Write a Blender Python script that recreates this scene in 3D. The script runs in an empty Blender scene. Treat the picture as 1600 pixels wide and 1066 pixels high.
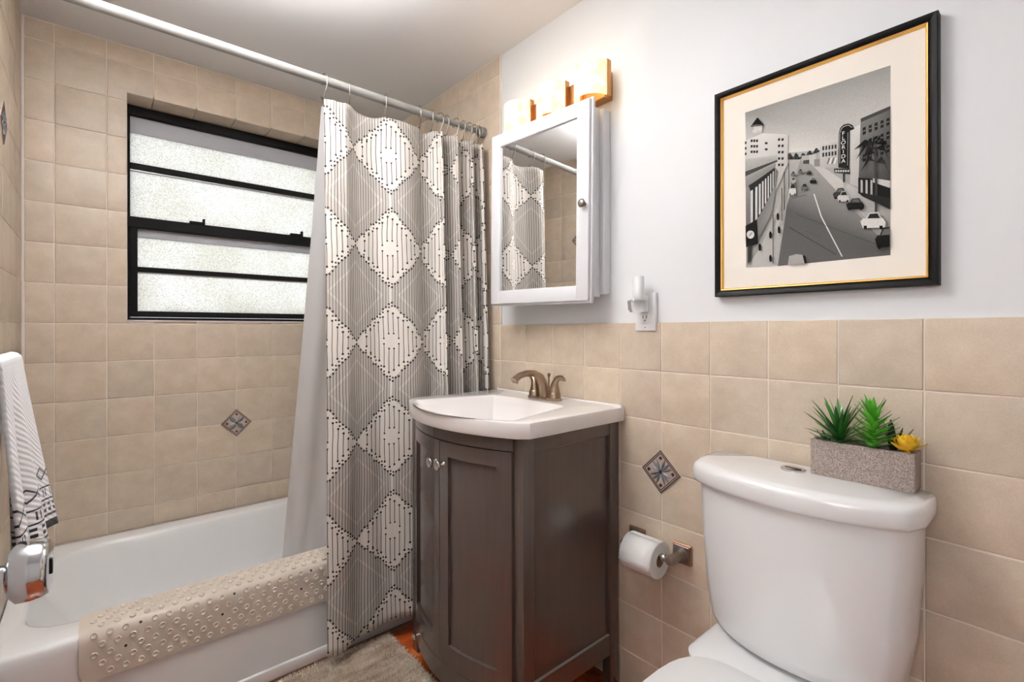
import bpy, bmesh, math, random
from mathutils import Vector, Matrix, Euler
random.seed(7)
PI = math.pi
C = bpy.context.scene.collection
scene = bpy.context.scene

# ------------------------------------------------------------------ camera
CAMH = 1.19                      # eye height above the floor
F_PX, YAW, HOR, ROLL = 759.15, 0.7099, 515.84, 0.0016
cam_d = bpy.data.cameras.new('camera')
cam_d.sensor_width = 36.0
cam_d.lens = F_PX / 1600.0 * 36.0
cam_d.shift_y = -(533.0 - HOR) / 1600.0
cam_d.clip_start = 0.02
cam = bpy.data.objects.new('camera', cam_d)
C.objects.link(cam)
cam.matrix_world = (Matrix.Translation((0, 0, CAMH)) @ Matrix.Rotation(-YAW, 4, 'Z')
                    @ Matrix.Rotation(PI / 2, 4, 'X') @ Matrix.Rotation(-ROLL, 4, 'Z'))
scene.camera = cam

# ------------------------------------------------------------------ world, lights, exposure
world = bpy.data.worlds.new('daylight'); scene.world = world
world.use_nodes = True
wbg = world.node_tree.nodes['Background']
wbg.inputs[0].default_value = (0.93, 0.97, 1.0, 1)
wbg.inputs[1].default_value = 1.42

def area_light(name, loc, target, size, size_y, power, col):
    l = bpy.data.lights.new(name, 'AREA'); l.shape = 'RECTANGLE'
    l.size = size; l.size_y = size_y; l.energy = power; l.color = col
    o = bpy.data.objects.new(name, l); C.objects.link(o)
    o.location = loc
    o.rotation_euler = (Vector(target) - Vector(loc)).to_track_quat('-Z', 'Y').to_euler()
    return o
# added fill light in the unseen hall outside the open doorway
area_light('hall_fill', (-1.12, -0.2, 1.75), (0.6, 0.5, 1.15), 0.9, 0.9, 9, (1.0, 0.98, 0.97))
CEIL_FILL_L, CEIL_UP_W = 9.0, 42.0    # added bowl fill light: glow of the bowl and its light thrown at the ceiling
VANITY_W = 0.20                   # each bulb of the vanity light

vs = scene.view_settings
vs.view_transform = 'Standard'; vs.look = 'None'; vs.gamma = 1.0; vs.use_curve_mapping = False
vs.exposure = 0.72

# ------------------------------------------------------------------ pixel helper
_s, _c = math.sin(YAW), math.cos(YAW)
def ray(x, y):
    dx, dy = x - 800.0, y - HOR
    X = dx - dy * ROLL; Y = dx * ROLL + dy
    u, v = X / F_PX, -Y / F_PX
    return Vector((u * _c + _s, -u * _s + _c, v))
def on_x(px, py, X):
    d = ray(px, py); t = X / d.x
    return Vector((X, d.y * t, CAMH + d.z * t))

# ------------------------------------------------------------------ materials
def lin(r, g, b):
    f = lambda v: (v / 255 / 12.92) if v <= 10 else ((v / 255 + 0.055) / 1.055) ** 2.4
    return (f(r), f(g), f(b), 1)
class NT:
    def __init__(s, name):
        s.m = bpy.data.materials.new(name); s.m.use_nodes = True
        s.t = s.m.node_tree; s.b = s.t.nodes['Principled BSDF']; s.out = s.t.nodes['Material Output']
    def n(s, kind, **kw):
        nd = s.t.nodes.new(kind)
        for k, v in kw.items():
            if hasattr(nd, k): setattr(nd, k, v)
        return nd
    def link(s, a, b): s.t.links.new(a, b)
    def setb(s, **kw):
        names = dict(color='Base Color', rough='Roughness', metal='Metallic', trans='Transmission Weight', ior='IOR',
                     coat='Coat Weight', sheen='Sheen Weight', spec='Specular IOR Level', coatrough='Coat Roughness', sss='Subsurface Weight')
        for k, v in kw.items(): s.b.inputs[names[k]].default_value = v
    def coord(s, which='Object'):
        return s.n('ShaderNodeTexCoord').outputs[which]
    def noise(s, scale, detail=3, rough=.55, vec=None, dist=0):
        nd = s.n('ShaderNodeTexNoise'); nd.inputs['Scale'].default_value = scale
        nd.inputs['Detail'].default_value = detail; nd.inputs['Roughness'].default_value = rough
        nd.inputs['Distortion'].default_value = dist
        if vec is not None: s.link(vec, nd.inputs['Vector'])
        return nd.outputs['Fac']
    def ramp(s, fac, stops):
        r = s.n('ShaderNodeValToRGB'); s.link(fac, r.inputs[0]); e = r.color_ramp.elements
        e[0].position, e[0].color = stops[0]; e[1].position, e[1].color = stops[-1]
        for p, c in stops[1:-1]:
            x = e.new(p); x.color = c
        return r.outputs[0]
    def mix(s, fac, a, b, mode='MIX'):
        m = s.n('ShaderNodeMix'); m.data_type = 'RGBA'; m.blend_type = mode
        for sock, v in ((m.inputs[0], fac), (m.inputs[6], a), (m.inputs[7], b)):
            if hasattr(v, 'is_linked'): s.link(v, sock)
            else: sock.default_value = v
        return m.outputs[2]
    def bump(s, h, strength=.2, dist=.002):
        b = s.n('ShaderNodeBump'); b.inputs['Strength'].default_value = strength; b.inputs['Distance'].default_value = dist
        s.link(h, b.inputs['Height']); s.link(b.outputs[0], s.b.inputs['Normal'])
    def base(s, c): s.link(c, s.b.inputs['Base Color'])
class V:   # scalar expression in shader nodes
    def __init__(s, nt, o): s.nt, s.o = nt, o
    def op(s, kind, *args):
        nd = s.nt.t.nodes.new('ShaderNodeMath'); nd.operation = kind
        for i, a in enumerate((s,) + args):
            if isinstance(a, V): s.nt.link(a.o, nd.inputs[i])
            else: nd.inputs[i].default_value = a
        return V(s.nt, nd.outputs[0])
    def __add__(s, o): return s.op('ADD', o)
    def __sub__(s, o): return s.op('SUBTRACT', o)
    def __mul__(s, o): return s.op('MULTIPLY', o)
    def __truediv__(s, o): return s.op('DIVIDE', o)
    def lt(s, o): return s.op('LESS_THAN', o)
    def gt(s, o): return s.op('GREATER_THAN', o)
    def abs(s): return s.op('ABSOLUTE')
    def floor(s): return s.op('FLOOR')
    def fract(s): return s.op('FRACT')
    def mx(s, o): return s.op('MAXIMUM', o)
    def mn(s, o): return s.op('MINIMUM', o)
    def sqrt(s): return s.op('SQRT')
    def sin(s): return s.op('SINE')

def simple(name, col, rough=.5, metal=0, **kw):
    t = NT(name); t.setb(color=col, rough=rough, metal=metal, **kw); return t
M = {}
t = simple('paint_white', lin(222, 223, 224), .55); t.bump(t.noise(260, 2), .05, .001); M['paint'] = t.m
t = simple('ceiling_white', lin(228, 228, 230), .8); M['ceil'] = t.m
def tile_mat(name, a, b, c, rough=.38):
    t = NT(name); oi = t.n('ShaderNodeObjectInfo'); co = t.coord('Object')
    ad = t.n('ShaderNodeVectorMath'); ad.operation = 'ADD'
    sc = t.n('ShaderNodeVectorMath'); sc.operation = 'SCALE'; sc.inputs['Scale'].default_value = 1.0
    cb = t.n('ShaderNodeCombineXYZ')
    mm = t.n('ShaderNodeMath'); mm.operation = 'MULTIPLY'; mm.inputs[1].default_value = 40
    t.link(oi.outputs['Random'], mm.inputs[0]); t.link(mm.outputs[0], cb.inputs[0]); t.link(mm.outputs[0], cb.inputs[1])
    t.link(co, ad.inputs[0]); t.link(cb.outputs[0], ad.inputs[1])
    vec = ad.outputs[0]
    base = t.ramp(t.noise(16, 5, .6, vec), [(.32, a), (.5, b), (.7, c)])
    fine = t.ramp(t.noise(300, 3, .7, vec), [(.3, (.88, .88, .88, 1)), (.7, (1.06, 1.06, 1.06, 1))])
    col = t.mix(.7, base, fine, 'MULTIPLY')
    rv = t.ramp(oi.outputs['Random'], [(0, (.93, .93, .93, 1)), (1, (1.05, 1.03, 1.0, 1))])
    t.base(t.mix(1.0, col, rv, 'MULTIPLY'))
    t.setb(rough=rough); t.bump(t.noise(420, 3, .6, vec), .12, .0006)
    return t.m
M['tile'] = tile_mat('beige_tile', lin(195, 179, 160), lin(202, 186, 167), lin(209, 194, 175))
t = simple('grout', lin(230, 217, 206), .8); t.bump(t.noise(300, 3), .2, .001); M['grout'] = t.m
t = simple('caulk', lin(225, 215, 210), .6); M['caulk'] = t.m
M['floor_tile'] = tile_mat('terracotta', lin(128, 52, 22), lin(168, 78, 34), lin(196, 108, 56), .25)
t = simple('floor_grout', lin(150, 120, 95), .9); M['floor_grout'] = t.m
t = simple('porcelain', lin(232, 232, 232), .12, coat=.4, coatrough=.05); M['porcelain'] = t.m
t = simple('tub_enamel', lin(246, 246, 246), .2, coat=.3, coatrough=.1); M['enamel'] = t.m
t = simple('cultured_marble', lin(236, 231, 228), .16, coat=.5, coatrough=.05); M['marble'] = t.m
t = NT('espresso_wood'); co = t.coord('Object'); mp = t.n('ShaderNodeMapping'); mp.inputs['Scale'].default_value = (60, 60, 5)
t.link(co, mp.inputs[0])
t.base(t.ramp(t.noise(1.0, 5, .6, mp.outputs[0]), [(.3, lin(76, 64, 59)), (.7, lin(80, 67.5, 62.5))]))
t.setb(rough=.26, coat=.45, coatrough=.12); t.bump(t.noise(1.5, 4, .6, mp.outputs[0]), .02, .0005); M['wood'] = t.m
t = simple('wood_seam', lin(26, 20, 18), .6); M['seam'] = t.m
t = simple('grey_ledge', lin(140, 132, 126), .8); M['ledge'] = t.m
t = simple('brushed_bronze', lin(158, 138, 118), .28, 1.0); M['bronze'] = t.m
t = simple('lamp_bronze', lin(176, 130, 84), .35, 1.0); M['lampmetal'] = t.m
t = simple('chrome', lin(215, 217, 220), .08, 1.0); M['chrome'] = t.m
t = simple('satin_nickel', lin(190, 188, 184), .22, 1.0); M['nickel'] = t.m
t = simple('old_pewter', lin(142, 132, 124), .35, .9); M['pewter'] = t.m
t = simple('copper_edge', lin(164, 126, 104), .4, .85); M['copper'] = t.m
t = simple('mirror_silver', (.93, .94, .94, 1), 0.0, 1.0); M['mirror'] = t.m
t = simple('cabinet_white', lin(224, 224, 227), .35); M['cabwhite'] = t.m
t = simple('black_frame', lin(12, 10, 9), .45, spec=.12); t.bump(t.noise(90, 4), .15, .001); M['black'] = t.m
t = simple('window_black', lin(13, 12, 12), .6, spec=.15); t.bump(t.noise(120, 4), .4, .002); M['winblack'] = t.m
t = simple('window_shade_grey', lin(182, 184, 190), .5); M['winshade'] = t.m  # blurred reflection and shading at the pane tops, put into a grey
t = simple('aluminium', lin(176, 176, 176), .45, .6); M['alu'] = t.m
t = simple('gold_fillet', lin(214, 168, 92), .35, .75); M['gold'] = t.m
t = simple('mat_board', lin(236, 229, 218), .9); M['board'] = t.m
t = simple('white_plastic', lin(235, 235, 235), .3); M['plastic'] = t.m
t = simple('dark_slot', lin(18, 18, 18), .6); M['dark'] = t.m
t = simple('clear_plastic', (.95, .96, .97, 1), .08, trans=.85, ior=1.3); M['clear'] = t.m
t = simple('rod_white', lin(140, 138, 135), .5, spec=.25); M['rod'] = t.m
t = simple('hook_steel', lin(150, 146, 142), .25, 1.0); M['hook'] = t.m
t = simple('toilet_paper', lin(240, 239, 237), .95); t.bump(t.noise(500, 3), .25, .001); M['paper'] = t.m
t = simple('cardboard', lin(150, 120, 90), .9); M['card'] = t.m
t = simple('door_white', lin(228, 228, 228), .4); M['door'] = t.m
# frosted glass
t = NT('frosted_glass'); co = t.coord('Object')
tr = t.n('ShaderNodeBsdfTranslucent'); gl = t.n('ShaderNodeBsdfGlossy'); gl.inputs['Roughness'].default_value = .35
ms = t.n('ShaderNodeMixShader'); ms.inputs[0].default_value = .06
g = t.noise(210, 4, .8, co); big = t.noise(5, 3, .5, co)
cg = t.ramp(g, [(.36, lin(178, 177, 172)), (.5, lin(228, 228, 226)), (.62, lin(250, 250, 252))])
cb_ = t.ramp(big, [(.35, (.90, .885, .84, 1)), (.65, (1, .99, .98, 1))])
t.link(t.mix(1.0, cg, cb_, 'MULTIPLY'), tr.inputs[0])
bp = t.n('ShaderNodeBump'); bp.inputs['Strength'].default_value = .5; bp.inputs['Distance'].default_value = .003
t.link(g, bp.inputs['Height']); t.link(bp.outputs[0], tr.inputs['Normal']); t.link(bp.outputs[0], gl.inputs['Normal'])
t.link(tr.outputs[0], ms.inputs[1]); t.link(gl.outputs[0], ms.inputs[2]); t.link(ms.outputs[0], t.out.inputs[0]); M['frost'] = t.m
# lit alabaster glass
t = NT('alabaster_lit'); co = t.coord('Object')
col = t.ramp(t.noise(26, 4, .6, co), [(.34, (1.0, .62, .26, 1)), (.5, (1.0, .82, .48, 1)), (.66, (1.0, .92, .68, 1))])
t.setb(color=(.30, .24, .15, 1)); t.link(col, t.b.inputs['Emission Color']); t.b.inputs['Emission Strength'].default_value = .86
t.setb(rough=.3); M['shade'] = t.m
t = NT('ceiling_fill_glass'); t.setb(color=(.9, .9, .9, 1), rough=.4)
t.b.inputs['Emission Color'].default_value = (1, .985, .97, 1); t.b.inputs['Emission Strength'].default_value = CEIL_FILL_L; M['dome'] = t.m  # glow of the added fill bowl
# rubber mat
t = simple('rubber_mat', lin(214, 202, 188), .5); t.bump(t.noise(200, 2), .08, .001); M['rubber'] = t.m
# rug
t = NT('rug_pile'); co = t.coord('Object'); mp = t.n('ShaderNodeMapping'); mp.inputs['Scale'].default_value = (9, 40, 5); t.link(co, mp.inputs[0])
t.base(t.ramp(t.noise(1.0, 4, .6, mp.outputs[0]), [(.3, lin(176, 150, 126)), (.48, lin(216, 197, 176)), (.68, lin(238, 226, 210))]))
t.setb(rough=.95, sheen=.3); M['rug'] = t.m
# concrete planter
t = NT('grey_concrete'); co = t.coord('Object')
t.base(t.ramp(t.noise(420, 4, .75, co), [(.35, lin(104, 92, 86)), (.5, lin(152, 137, 130)), (.68, lin(196, 182, 174))]))
t.setb(rough=.9); t.bump(t.noise(420, 4, .75, co), .4, .002); M['concrete'] = t.m
t = simple('dark_soil', lin(40, 34, 26), .95); M['soil'] = t.m
def leaf_mat(name, a, b, rough=.35):
    t = NT(name); oi = t.n('ShaderNodeObjectInfo')
    t.base(t.ramp(oi.outputs['Random'], [(0, a), (1, b)])); t.setb(rough=rough); return t.m
M['leaf_dark'] = leaf_mat('leaf_dark_green', lin(24, 66, 24), lin(58, 128, 42))
M['leaf_bright'] = leaf_mat('leaf_bright_green', lin(56, 150, 32), lin(112, 196, 60))
M['leaf_black'] = leaf_mat('leaf_blackish', lin(20, 34, 20), lin(38, 60, 34))
M['leaf_yellow'] = leaf_mat('leaf_yellow', lin(222, 168, 20), lin(240, 208, 60))
# towel
t = NT('white_towel'); uv = t.n('ShaderNodeUVMap'); sp = t.n('ShaderNodeSeparateXYZ'); t.link(uv.outputs[0], sp.inputs[0])
u, v = V(t, sp.outputs[0]), V(t, sp.outputs[1])          # metres; v = height above this hem
zig = ((u / .03).fract() - .5).abs() * .024
line = lambda c, w: ((v - c).abs()).lt(w)
z1 = ((v - (zig + .103)).abs()).lt(.0022)
z2 = ((v - (zig * -1.0 + .127)).abs()).lt(.0022)
dash = ((u / .014).fract()).lt(.55)
hatch = line(.038, .0035) * dash; hatch = hatch.mx(line(.050, .003) * dash)
hatch = hatch.mx(line(.027, .0025)).mx(line(.060, .0016)).mx(line(.086, .0016))
glyph = (((u / .022).fract() - .5).abs().lt(.22)).op('SUBTRACT', ((u / .022).fract() - .5).abs().lt(.10)) * line(.074, .008)
ink = z1.mx(z2).mx(hatch).mx(glyph).mx(v.lt(.016))
rib = ((u * .75 + v) * 560.0).sin()
t.base(t.mix(ink.o, lin(247, 247, 249), lin(30, 34, 46)))
t.setb(rough=.95, sheen=.2)
t.bump((rib * .5 + V(t, t.noise(900, 2)) * .4).o, .55, .003); M['towel'] = t.m
# shower curtain print
t = NT('curtain_print'); uv = t.n('ShaderNodeUVMap'); sp = t.n('ShaderNodeSeparateXYZ'); t.link(uv.outputs[0], sp.inputs[0])
wob = V(t, t.noise(5.0, 2, .5, uv.outputs[0])) - .5
u, v = V(t, sp.outputs[0]) + wob * .012, V(t, sp.outputs[1]) + wob * .018
P, Q, HB = .300, .362, .150
vr = ((v - 1.508) / Q + .5).fract() - .5
bm_ = vr.abs() * Q                                        # metres from the row centre
def aof(uu): return (((uu / P) + .5).fract() - .5).abs()  # 0 at white diamond centre, .5 at tips
def wn(x, k):
    w = t.n('ShaderNodeTexWhiteNoise'); w.noise_dimensions = '1D'
    t.link((x * 1.37 + k).o, w.inputs['W']); return V(t, w.outputs['Value']) - .5
def lines(pitch, hw, k):
    idx = (u / pitch).floor(); uc = (idx + .5) * pitch
    return idx, uc, (u - uc).abs(), aof(uc), (u - uc).abs().lt(hw)
a = aof(u)
r0 = a / .5 + bm_ / HB
white = r0.lt(1.0)
pd = .0112
idx, uc, du, ac, on = lines(pd, .00105, 3.1)
bb = (ac * -2.0 + 1.0) * HB + wn(idx, 3.1) * .016 + .004     # grey lines end here (outside the white diamond)
grey_line = on * bm_.gt(bb)
dot_g = (du * du + (bm_ - bb) * (bm_ - bb)).sqrt().lt(.0042)
bb2 = bb - .011 + wn(idx, 5.3) * .008
dot_g = dot_g.mx((du * du + (bm_ - bb2) * (bm_ - bb2)).sqrt().lt(.0036) * wn(idx, 9.9).gt(.05))
pw = .0188
idx2, uc2, du2, ac2, on2 = lines(pw, .0013, 7.7)
bo = (ac2 * -2.0 + .83) * HB + wn(idx2, 7.7) * .01
bi = (ac2 * -2.0 + .26) * HB
live = bo.gt(.012)
w_line = on2 * bm_.lt(bo) * bm_.gt(bi) * live
dot_o = (du2 * du2 + (bm_ - bo) * (bm_ - bo)).sqrt().lt(.0042) * live
dot_i = (du2 * du2 + (bm_ - bi) * (bm_ - bi)).sqrt().lt(.0035) * bi.gt(.0)
seamw = a.lt(.018)
grey = (white * -1.0 + 1.0) * (seamw * -1.0 + 1.0)
hexl = ((r0 - 1.42).abs().lt(.035)) * grey
fill = grey * (hexl * -.45 + 1.0)
ink = (grey_line * (seamw * -1.0 + 1.0)).mx(dot_g).mx(w_line).mx(dot_o).mx(dot_i)
hem = v.gt(1.945) * .45
c0 = t.mix((fill.mx(hem)).o, lin(234, 227, 219), lin(196, 189, 181))
cc = t.mix(ink.o, c0, lin(38, 34, 32))
t.base(cc); t.setb(rough=.9)
tl = t.n('ShaderNodeBsdfTranslucent'); t.link(cc, tl.inputs[0]); mx = t.n('ShaderNodeMixShader'); mx.inputs[0].default_value = .12
t.link(t.b.outputs[0], mx.inputs[1]); t.link(tl.outputs[0], mx.inputs[2]); t.link(mx.outputs[0], t.out.inputs[0])
M['curtain'] = t.m
t = NT('white_liner'); t.setb(color=lin(248, 249, 251), rough=.5)
tl = t.n('ShaderNodeBsdfTranslucent'); tl.inputs[0].default_value = lin(247, 248, 252); mx = t.n('ShaderNodeMixShader'); mx.inputs[0].default_value = .6
t.link(t.b.outputs[0], mx.inputs[1]); t.link(tl.outputs[0], mx.inputs[2]); t.link(mx.outputs[0], t.out.inputs[0]); M['liner'] = t.m
# printed photograph: colour attribute and film grain
t = NT('photo_print'); at_ = t.n('ShaderNodeAttribute'); at_.attribute_name = 'Col'
gr = t.ramp(t.noise(900, 4, .7, t.coord('Object')), [(.3, (.62, .62, .62, 1)), (.7, (1.18, 1.18, 1.18, 1))])
t.base(t.mix(1.0, at_.outputs['Color'], gr, 'MULTIPLY')); t.setb(rough=.8, spec=.08); M['print'] = t.m
t = simple('picture_glass_ink', lin(228, 226, 220), .5); M['ink_light'] = t.m
t = simple('deco_ground', lin(186, 164, 148), .3); M['deco'] = t.m
t = simple('deco_slate', lin(104, 106, 112), .3); M['decoleaf'] = t.m
t = simple('deco_dark', lin(46, 40, 44), .35); M['decodark'] = t.m

# ------------------------------------------------------------------ geometry helpers
def link_obj(name, me, mat, parent=None, smooth=False, loc=None, rot=None):
    o = bpy.data.objects.new(name, me); C.objects.link(o)
    if mat and not me.materials: me.materials.append(mat)
    if smooth:
        me.polygons.foreach_set('use_smooth', [True] * len(me.polygons))
    if parent: o.parent = parent
    if loc is not None: o.location = loc
    if rot is not None: o.rotation_euler = rot
    return o
def from_bm(bm, name='m'):
    me = bpy.data.meshes.new(name); bmesh.ops.recalc_face_normals(bm, faces=bm.faces); bm.to_mesh(me); bm.free(); return me
def smooth_by_angle(me, ang=40):
    me.polygons.foreach_set('use_smooth', [True] * len(me.polygons))
    try: me.set_sharp_from_angle(angle=math.radians(ang))
    except Exception: pass
def bobj(name, bm, mat, parent=None, smooth=None, **kw):
    me = from_bm(bm, name)
    if smooth: smooth_by_angle(me, smooth)
    return link_obj(name, me, mat, parent, **kw)
def add_box(bm, x0, x1, y0, y1, z0, z1, bev=0, seg=1, mtx=None):
    r = bmesh.ops.create_cube(bm, size=1.0)
    vs_ = r['verts']
    for v in vs_:
        v.co = Vector((x0 + (v.co.x + .5) * (x1 - x0), y0 + (v.co.y + .5) * (y1 - y0), z0 + (v.co.z + .5) * (z1 - z0)))
        if mtx: v.co = mtx @ v.co
    if bev:
        es = list({e for v in vs_ for e in v.link_edges})
        bmesh.ops.bevel(bm, geom=es, offset=bev, segments=seg, profile=.5, affect='EDGES')
    return bm
def box(name, x0, x1, y0, y1, z0, z1, mat, parent=None, bev=0, seg=1, **kw):
    bm = bmesh.new(); add_box(bm, x0, x1, y0, y1, z0, z1, bev, seg)
    return bobj(name, bm, mat, parent, smooth=(35 if bev and seg > 1 else None), **kw)
def loft(bm, rings, cap0=False, cap1=False, closed=True):
    vr_ = [[bm.verts.new(p) for p in r] for r in rings]
    n = len(vr_[0])
    for i in range(len(vr_) - 1):
        for j in range(n if closed else n - 1):
            k = (j + 1) % n
            bm.faces.new((vr_[i][j], vr_[i][k], vr_[i + 1][k], vr_[i + 1][j]))
    if cap0: bm.faces.new(list(reversed(vr_[0])))
    if cap1: bm.faces.new(vr_[-1])
    return vr_
def frame_of(d):
    d = d.normalized(); a_ = Vector((0, 0, 1)) if abs(d.z) < .9 else Vector((1, 0, 0))
    s1 = d.cross(a_).normalized(); return s1, d.cross(s1).normalized()
def tube(bm, pts, rads, n=10, cap=True, flat=None):
    pts = [Vector(p) for p in pts]
    if not hasattr(rads, '__len__'): rads = [rads] * len(pts)
    rings = []; s1 = None
    for i, p in enumerate(pts):
        d = (pts[min(i + 1, len(pts) - 1)] - pts[max(i - 1, 0)])
        if s1 is None: s1, s2 = frame_of(d)
        else:
            dd = d.normalized(); s1 = (s1 - dd * s1.dot(dd)).normalized(); s2 = dd.cross(s1)
        f_ = flat[i] if flat else 1
        rings.append([p + (s1 * math.cos(2 * PI * j / n) + s2 * f_ * math.sin(2 * PI * j / n)) * rads[i] for j in range(n)])
    loft(bm, rings, cap, cap); return bm
def lathe(bm, prof, axis='Z', n=24, org=(0, 0, 0), cap=True):
    org = Vector(org); rings = []
    for r, h in prof:
        ring = []
        for j in range(n):
            a_ = 2 * PI * j / n; x, y = r * math.cos(a_), r * math.sin(a_)
            p = {'Z': (x, y, h), 'X': (h, x, y), 'Y': (y, h, x)}[axis]
            ring.append(org + Vector(p))
        rings.append(ring)
    loft(bm, rings, cap, cap); return bm
def rrect(x0, x1, y0, y1, r, z, n=8):
    pts = []
    rs = r if hasattr(r, '__len__') else (r,) * 4     # order: (x1,y1),(x0,y1),(x0,y0),(x1,y0)
    for (cx, cy, a0), rr in zip((((x1, y1, 0)), ((x0, y1, 90)), ((x0, y0, 180)), ((x1, y0, 270))), rs):
        sx = -1 if cx == x1 else 1; sy = -1 if cy == y1 else 1
        for i in range(n + 1):
            a_ = math.radians(a0 + 90 * i / n)
            pts.append(Vector((cx + sx * rr + rr * math.cos(a_), cy + sy * rr + rr * math.sin(a_), z)))
    return pts
def tag(o, label=None, cat=None, group=None, kind=None):
    if label: o['label'] = label
    if cat: o['category'] = cat
    if group: o['group'] = group
    if kind: o['kind'] = kind
    return o
def empty(name, loc=(0, 0, 0), rotz=0):
    o = bpy.data.objects.new(name, None); C.objects.link(o); o.location = loc; o.rotation_euler = (0, 0, rotz)
    o.empty_display_size = .05; return o
def struct(name, bm, mat, parent=None):
    o = bobj(name, bm, mat, parent)
    if not parent: o['kind'] = 'structure'
    return o
def sm(a_, b_, x):
    x = max(0, min(1, (x - a_) / (b_ - a_))); return x * x * (3 - 2 * x)

# ------------------------------------------------------------------ room dimensions
XL, XR = -.208, 1.339            # tile faces left and right
YB, YF = 2.598, -.75             # back (window) wall tile face, wall behind the viewer
ZC = CAMH + 1.198
TP_ = .1556                      # tile pitch (rows)
TT = .008                        # tile thickness
WX0, WX1, WZ0, WZ1 = .104, 1.02, CAMH + .045, CAMH + 1.000    # window opening
WY = 2.725                       # window frame face

bm = bmesh.new(); add_box(bm, XL - 1.3, XR + .1, YF - .1, YB + .3, -.1, -.003)
floor = struct('floor', bm, M['floor_grout'])
bm = bmesh.new(); add_box(bm, XL - 1.3, XR + .1, YF - .1, YB + .3, ZC, ZC + .1)
struct('ceiling', bm, M['ceil'])
bm = bmesh.new(); add_box(bm, XR + TT, XR + .11, YF - .1, YB + TT, 0, ZC)
wall_right = struct('wall_right', bm, M['paint'])
# back wall with the window hole
bm = bmesh.new(); yb0, yb1 = YB + .0026, YB + .26
add_box(bm, XL - .1, WX0 - .006, yb0, yb1, 0, ZC); add_box(bm, WX1, XR + .11, yb0, yb1, 0, ZC)
add_box(bm, WX0 - .006, WX1, yb0, yb1, WZ1 + .008, ZC); add_box(bm, WX0 - .006, WX1, yb0, yb1, 0, WZ0 - .004)
wall_back = struct('wall_back', bm, M['grout'])
# left wall with the doorway
DY0, DY1, DZ = -.53, .25, 2.03
bm = bmesh.new(); xl0, xl1 = XL - .11, XL - TT
add_box(bm, xl0, xl1, DY1, YB + TT, 0, ZC); add_box(bm, xl0, xl1, YF - .1, DY0, 0, ZC); add_box(bm, xl0, xl1, DY0, DY1, DZ, ZC)
wall_left = struct('wall_left', bm, M['paint'])
bm = bmesh.new(); add_box(bm, XL - 1.3, XR + .1, YF - .1, YF, 0, ZC)
struct('wall_front', bm, M['paint'])
bm = bmesh.new()
add_box(bm, XL - 1.3, XL - 1.22, YF, .75, 0, ZC); add_box(bm, XL - 1.3, xl0, .70, .78, 0, ZC)
struct('wall_hall', bm, M['paint'])
# door casing
bm = bmesh.new()
for xx in (XL - TT, xl0 - .012):
    add_box(bm, xx, xx + .012, DY0 - .06, DY0, 0, DZ + .06); add_box(bm, xx, xx + .012, DY1 - .012, DY1 + .012, 0, DZ + .06); add_box(bm, xx, xx + .012, DY0, DY1, DZ, DZ + .06)
struct('trim_1', bm, M['door'])

# ------------------------------------------------------------------ wall tiles
GAP = .0030
_tile_cache = {}
def tile_mesh(poly, key=None):
    # poly: list of (a,b) in the wall plane; extruded by TT along local +Z with a chamfered face
    if key and key in _tile_cache: return _tile_cache[key]
    bm = bmesh.new()
    n = len(poly)
    def inset(d):
        out = []
        for i in range(n):
            p0, p1, p2 = Vector(poly[i - 1]), Vector(poly[i]), Vector(poly[(i + 1) % n])
            e1, e2 = (p1 - p0).normalized(), (p2 - p1).normalized()
            n1, n2 = Vector((-e1.y, e1.x)), Vector((-e2.y, e2.x))
            k = 1 + n1.dot(n2); out.append(p1 + (n1 + n2) * (d / k))
        return out
    rings = [[Vector((p[0], p[1], 0)) for p in poly], [Vector((p[0], p[1], TT - .0016)) for p in poly],
             [Vector((p.x, p.y, TT - .0004)) for p in inset(.0009)], [Vector((p.x, p.y, TT)) for p in inset(.0026)]]
    loft(bm, rings, True, True)
    me = from_bm(bm, 'tile'); me.materials.append(M['tile'])
    smooth_by_angle(me, 50)
    if key: _tile_cache[key] = me
    return me
# plane frames: origin + a*A + b*B, normal N
PL = {'back': (Vector((0, YB + TT, 0)), Matrix(((1, 0, 0), (0, 0, -1), (0, 1, 0))), wall_back),
      'right': (Vector((XR + TT, 0, 0)), Matrix(((0, 0, -1), (-1, 0, 0), (0, 1, 0))), wall_right),
      'left': (Vector((XL - TT, 0, 0)), Matrix(((0, 0, 1), (1, 0, 0), (0, 1, 0))), wall_left)}
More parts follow.
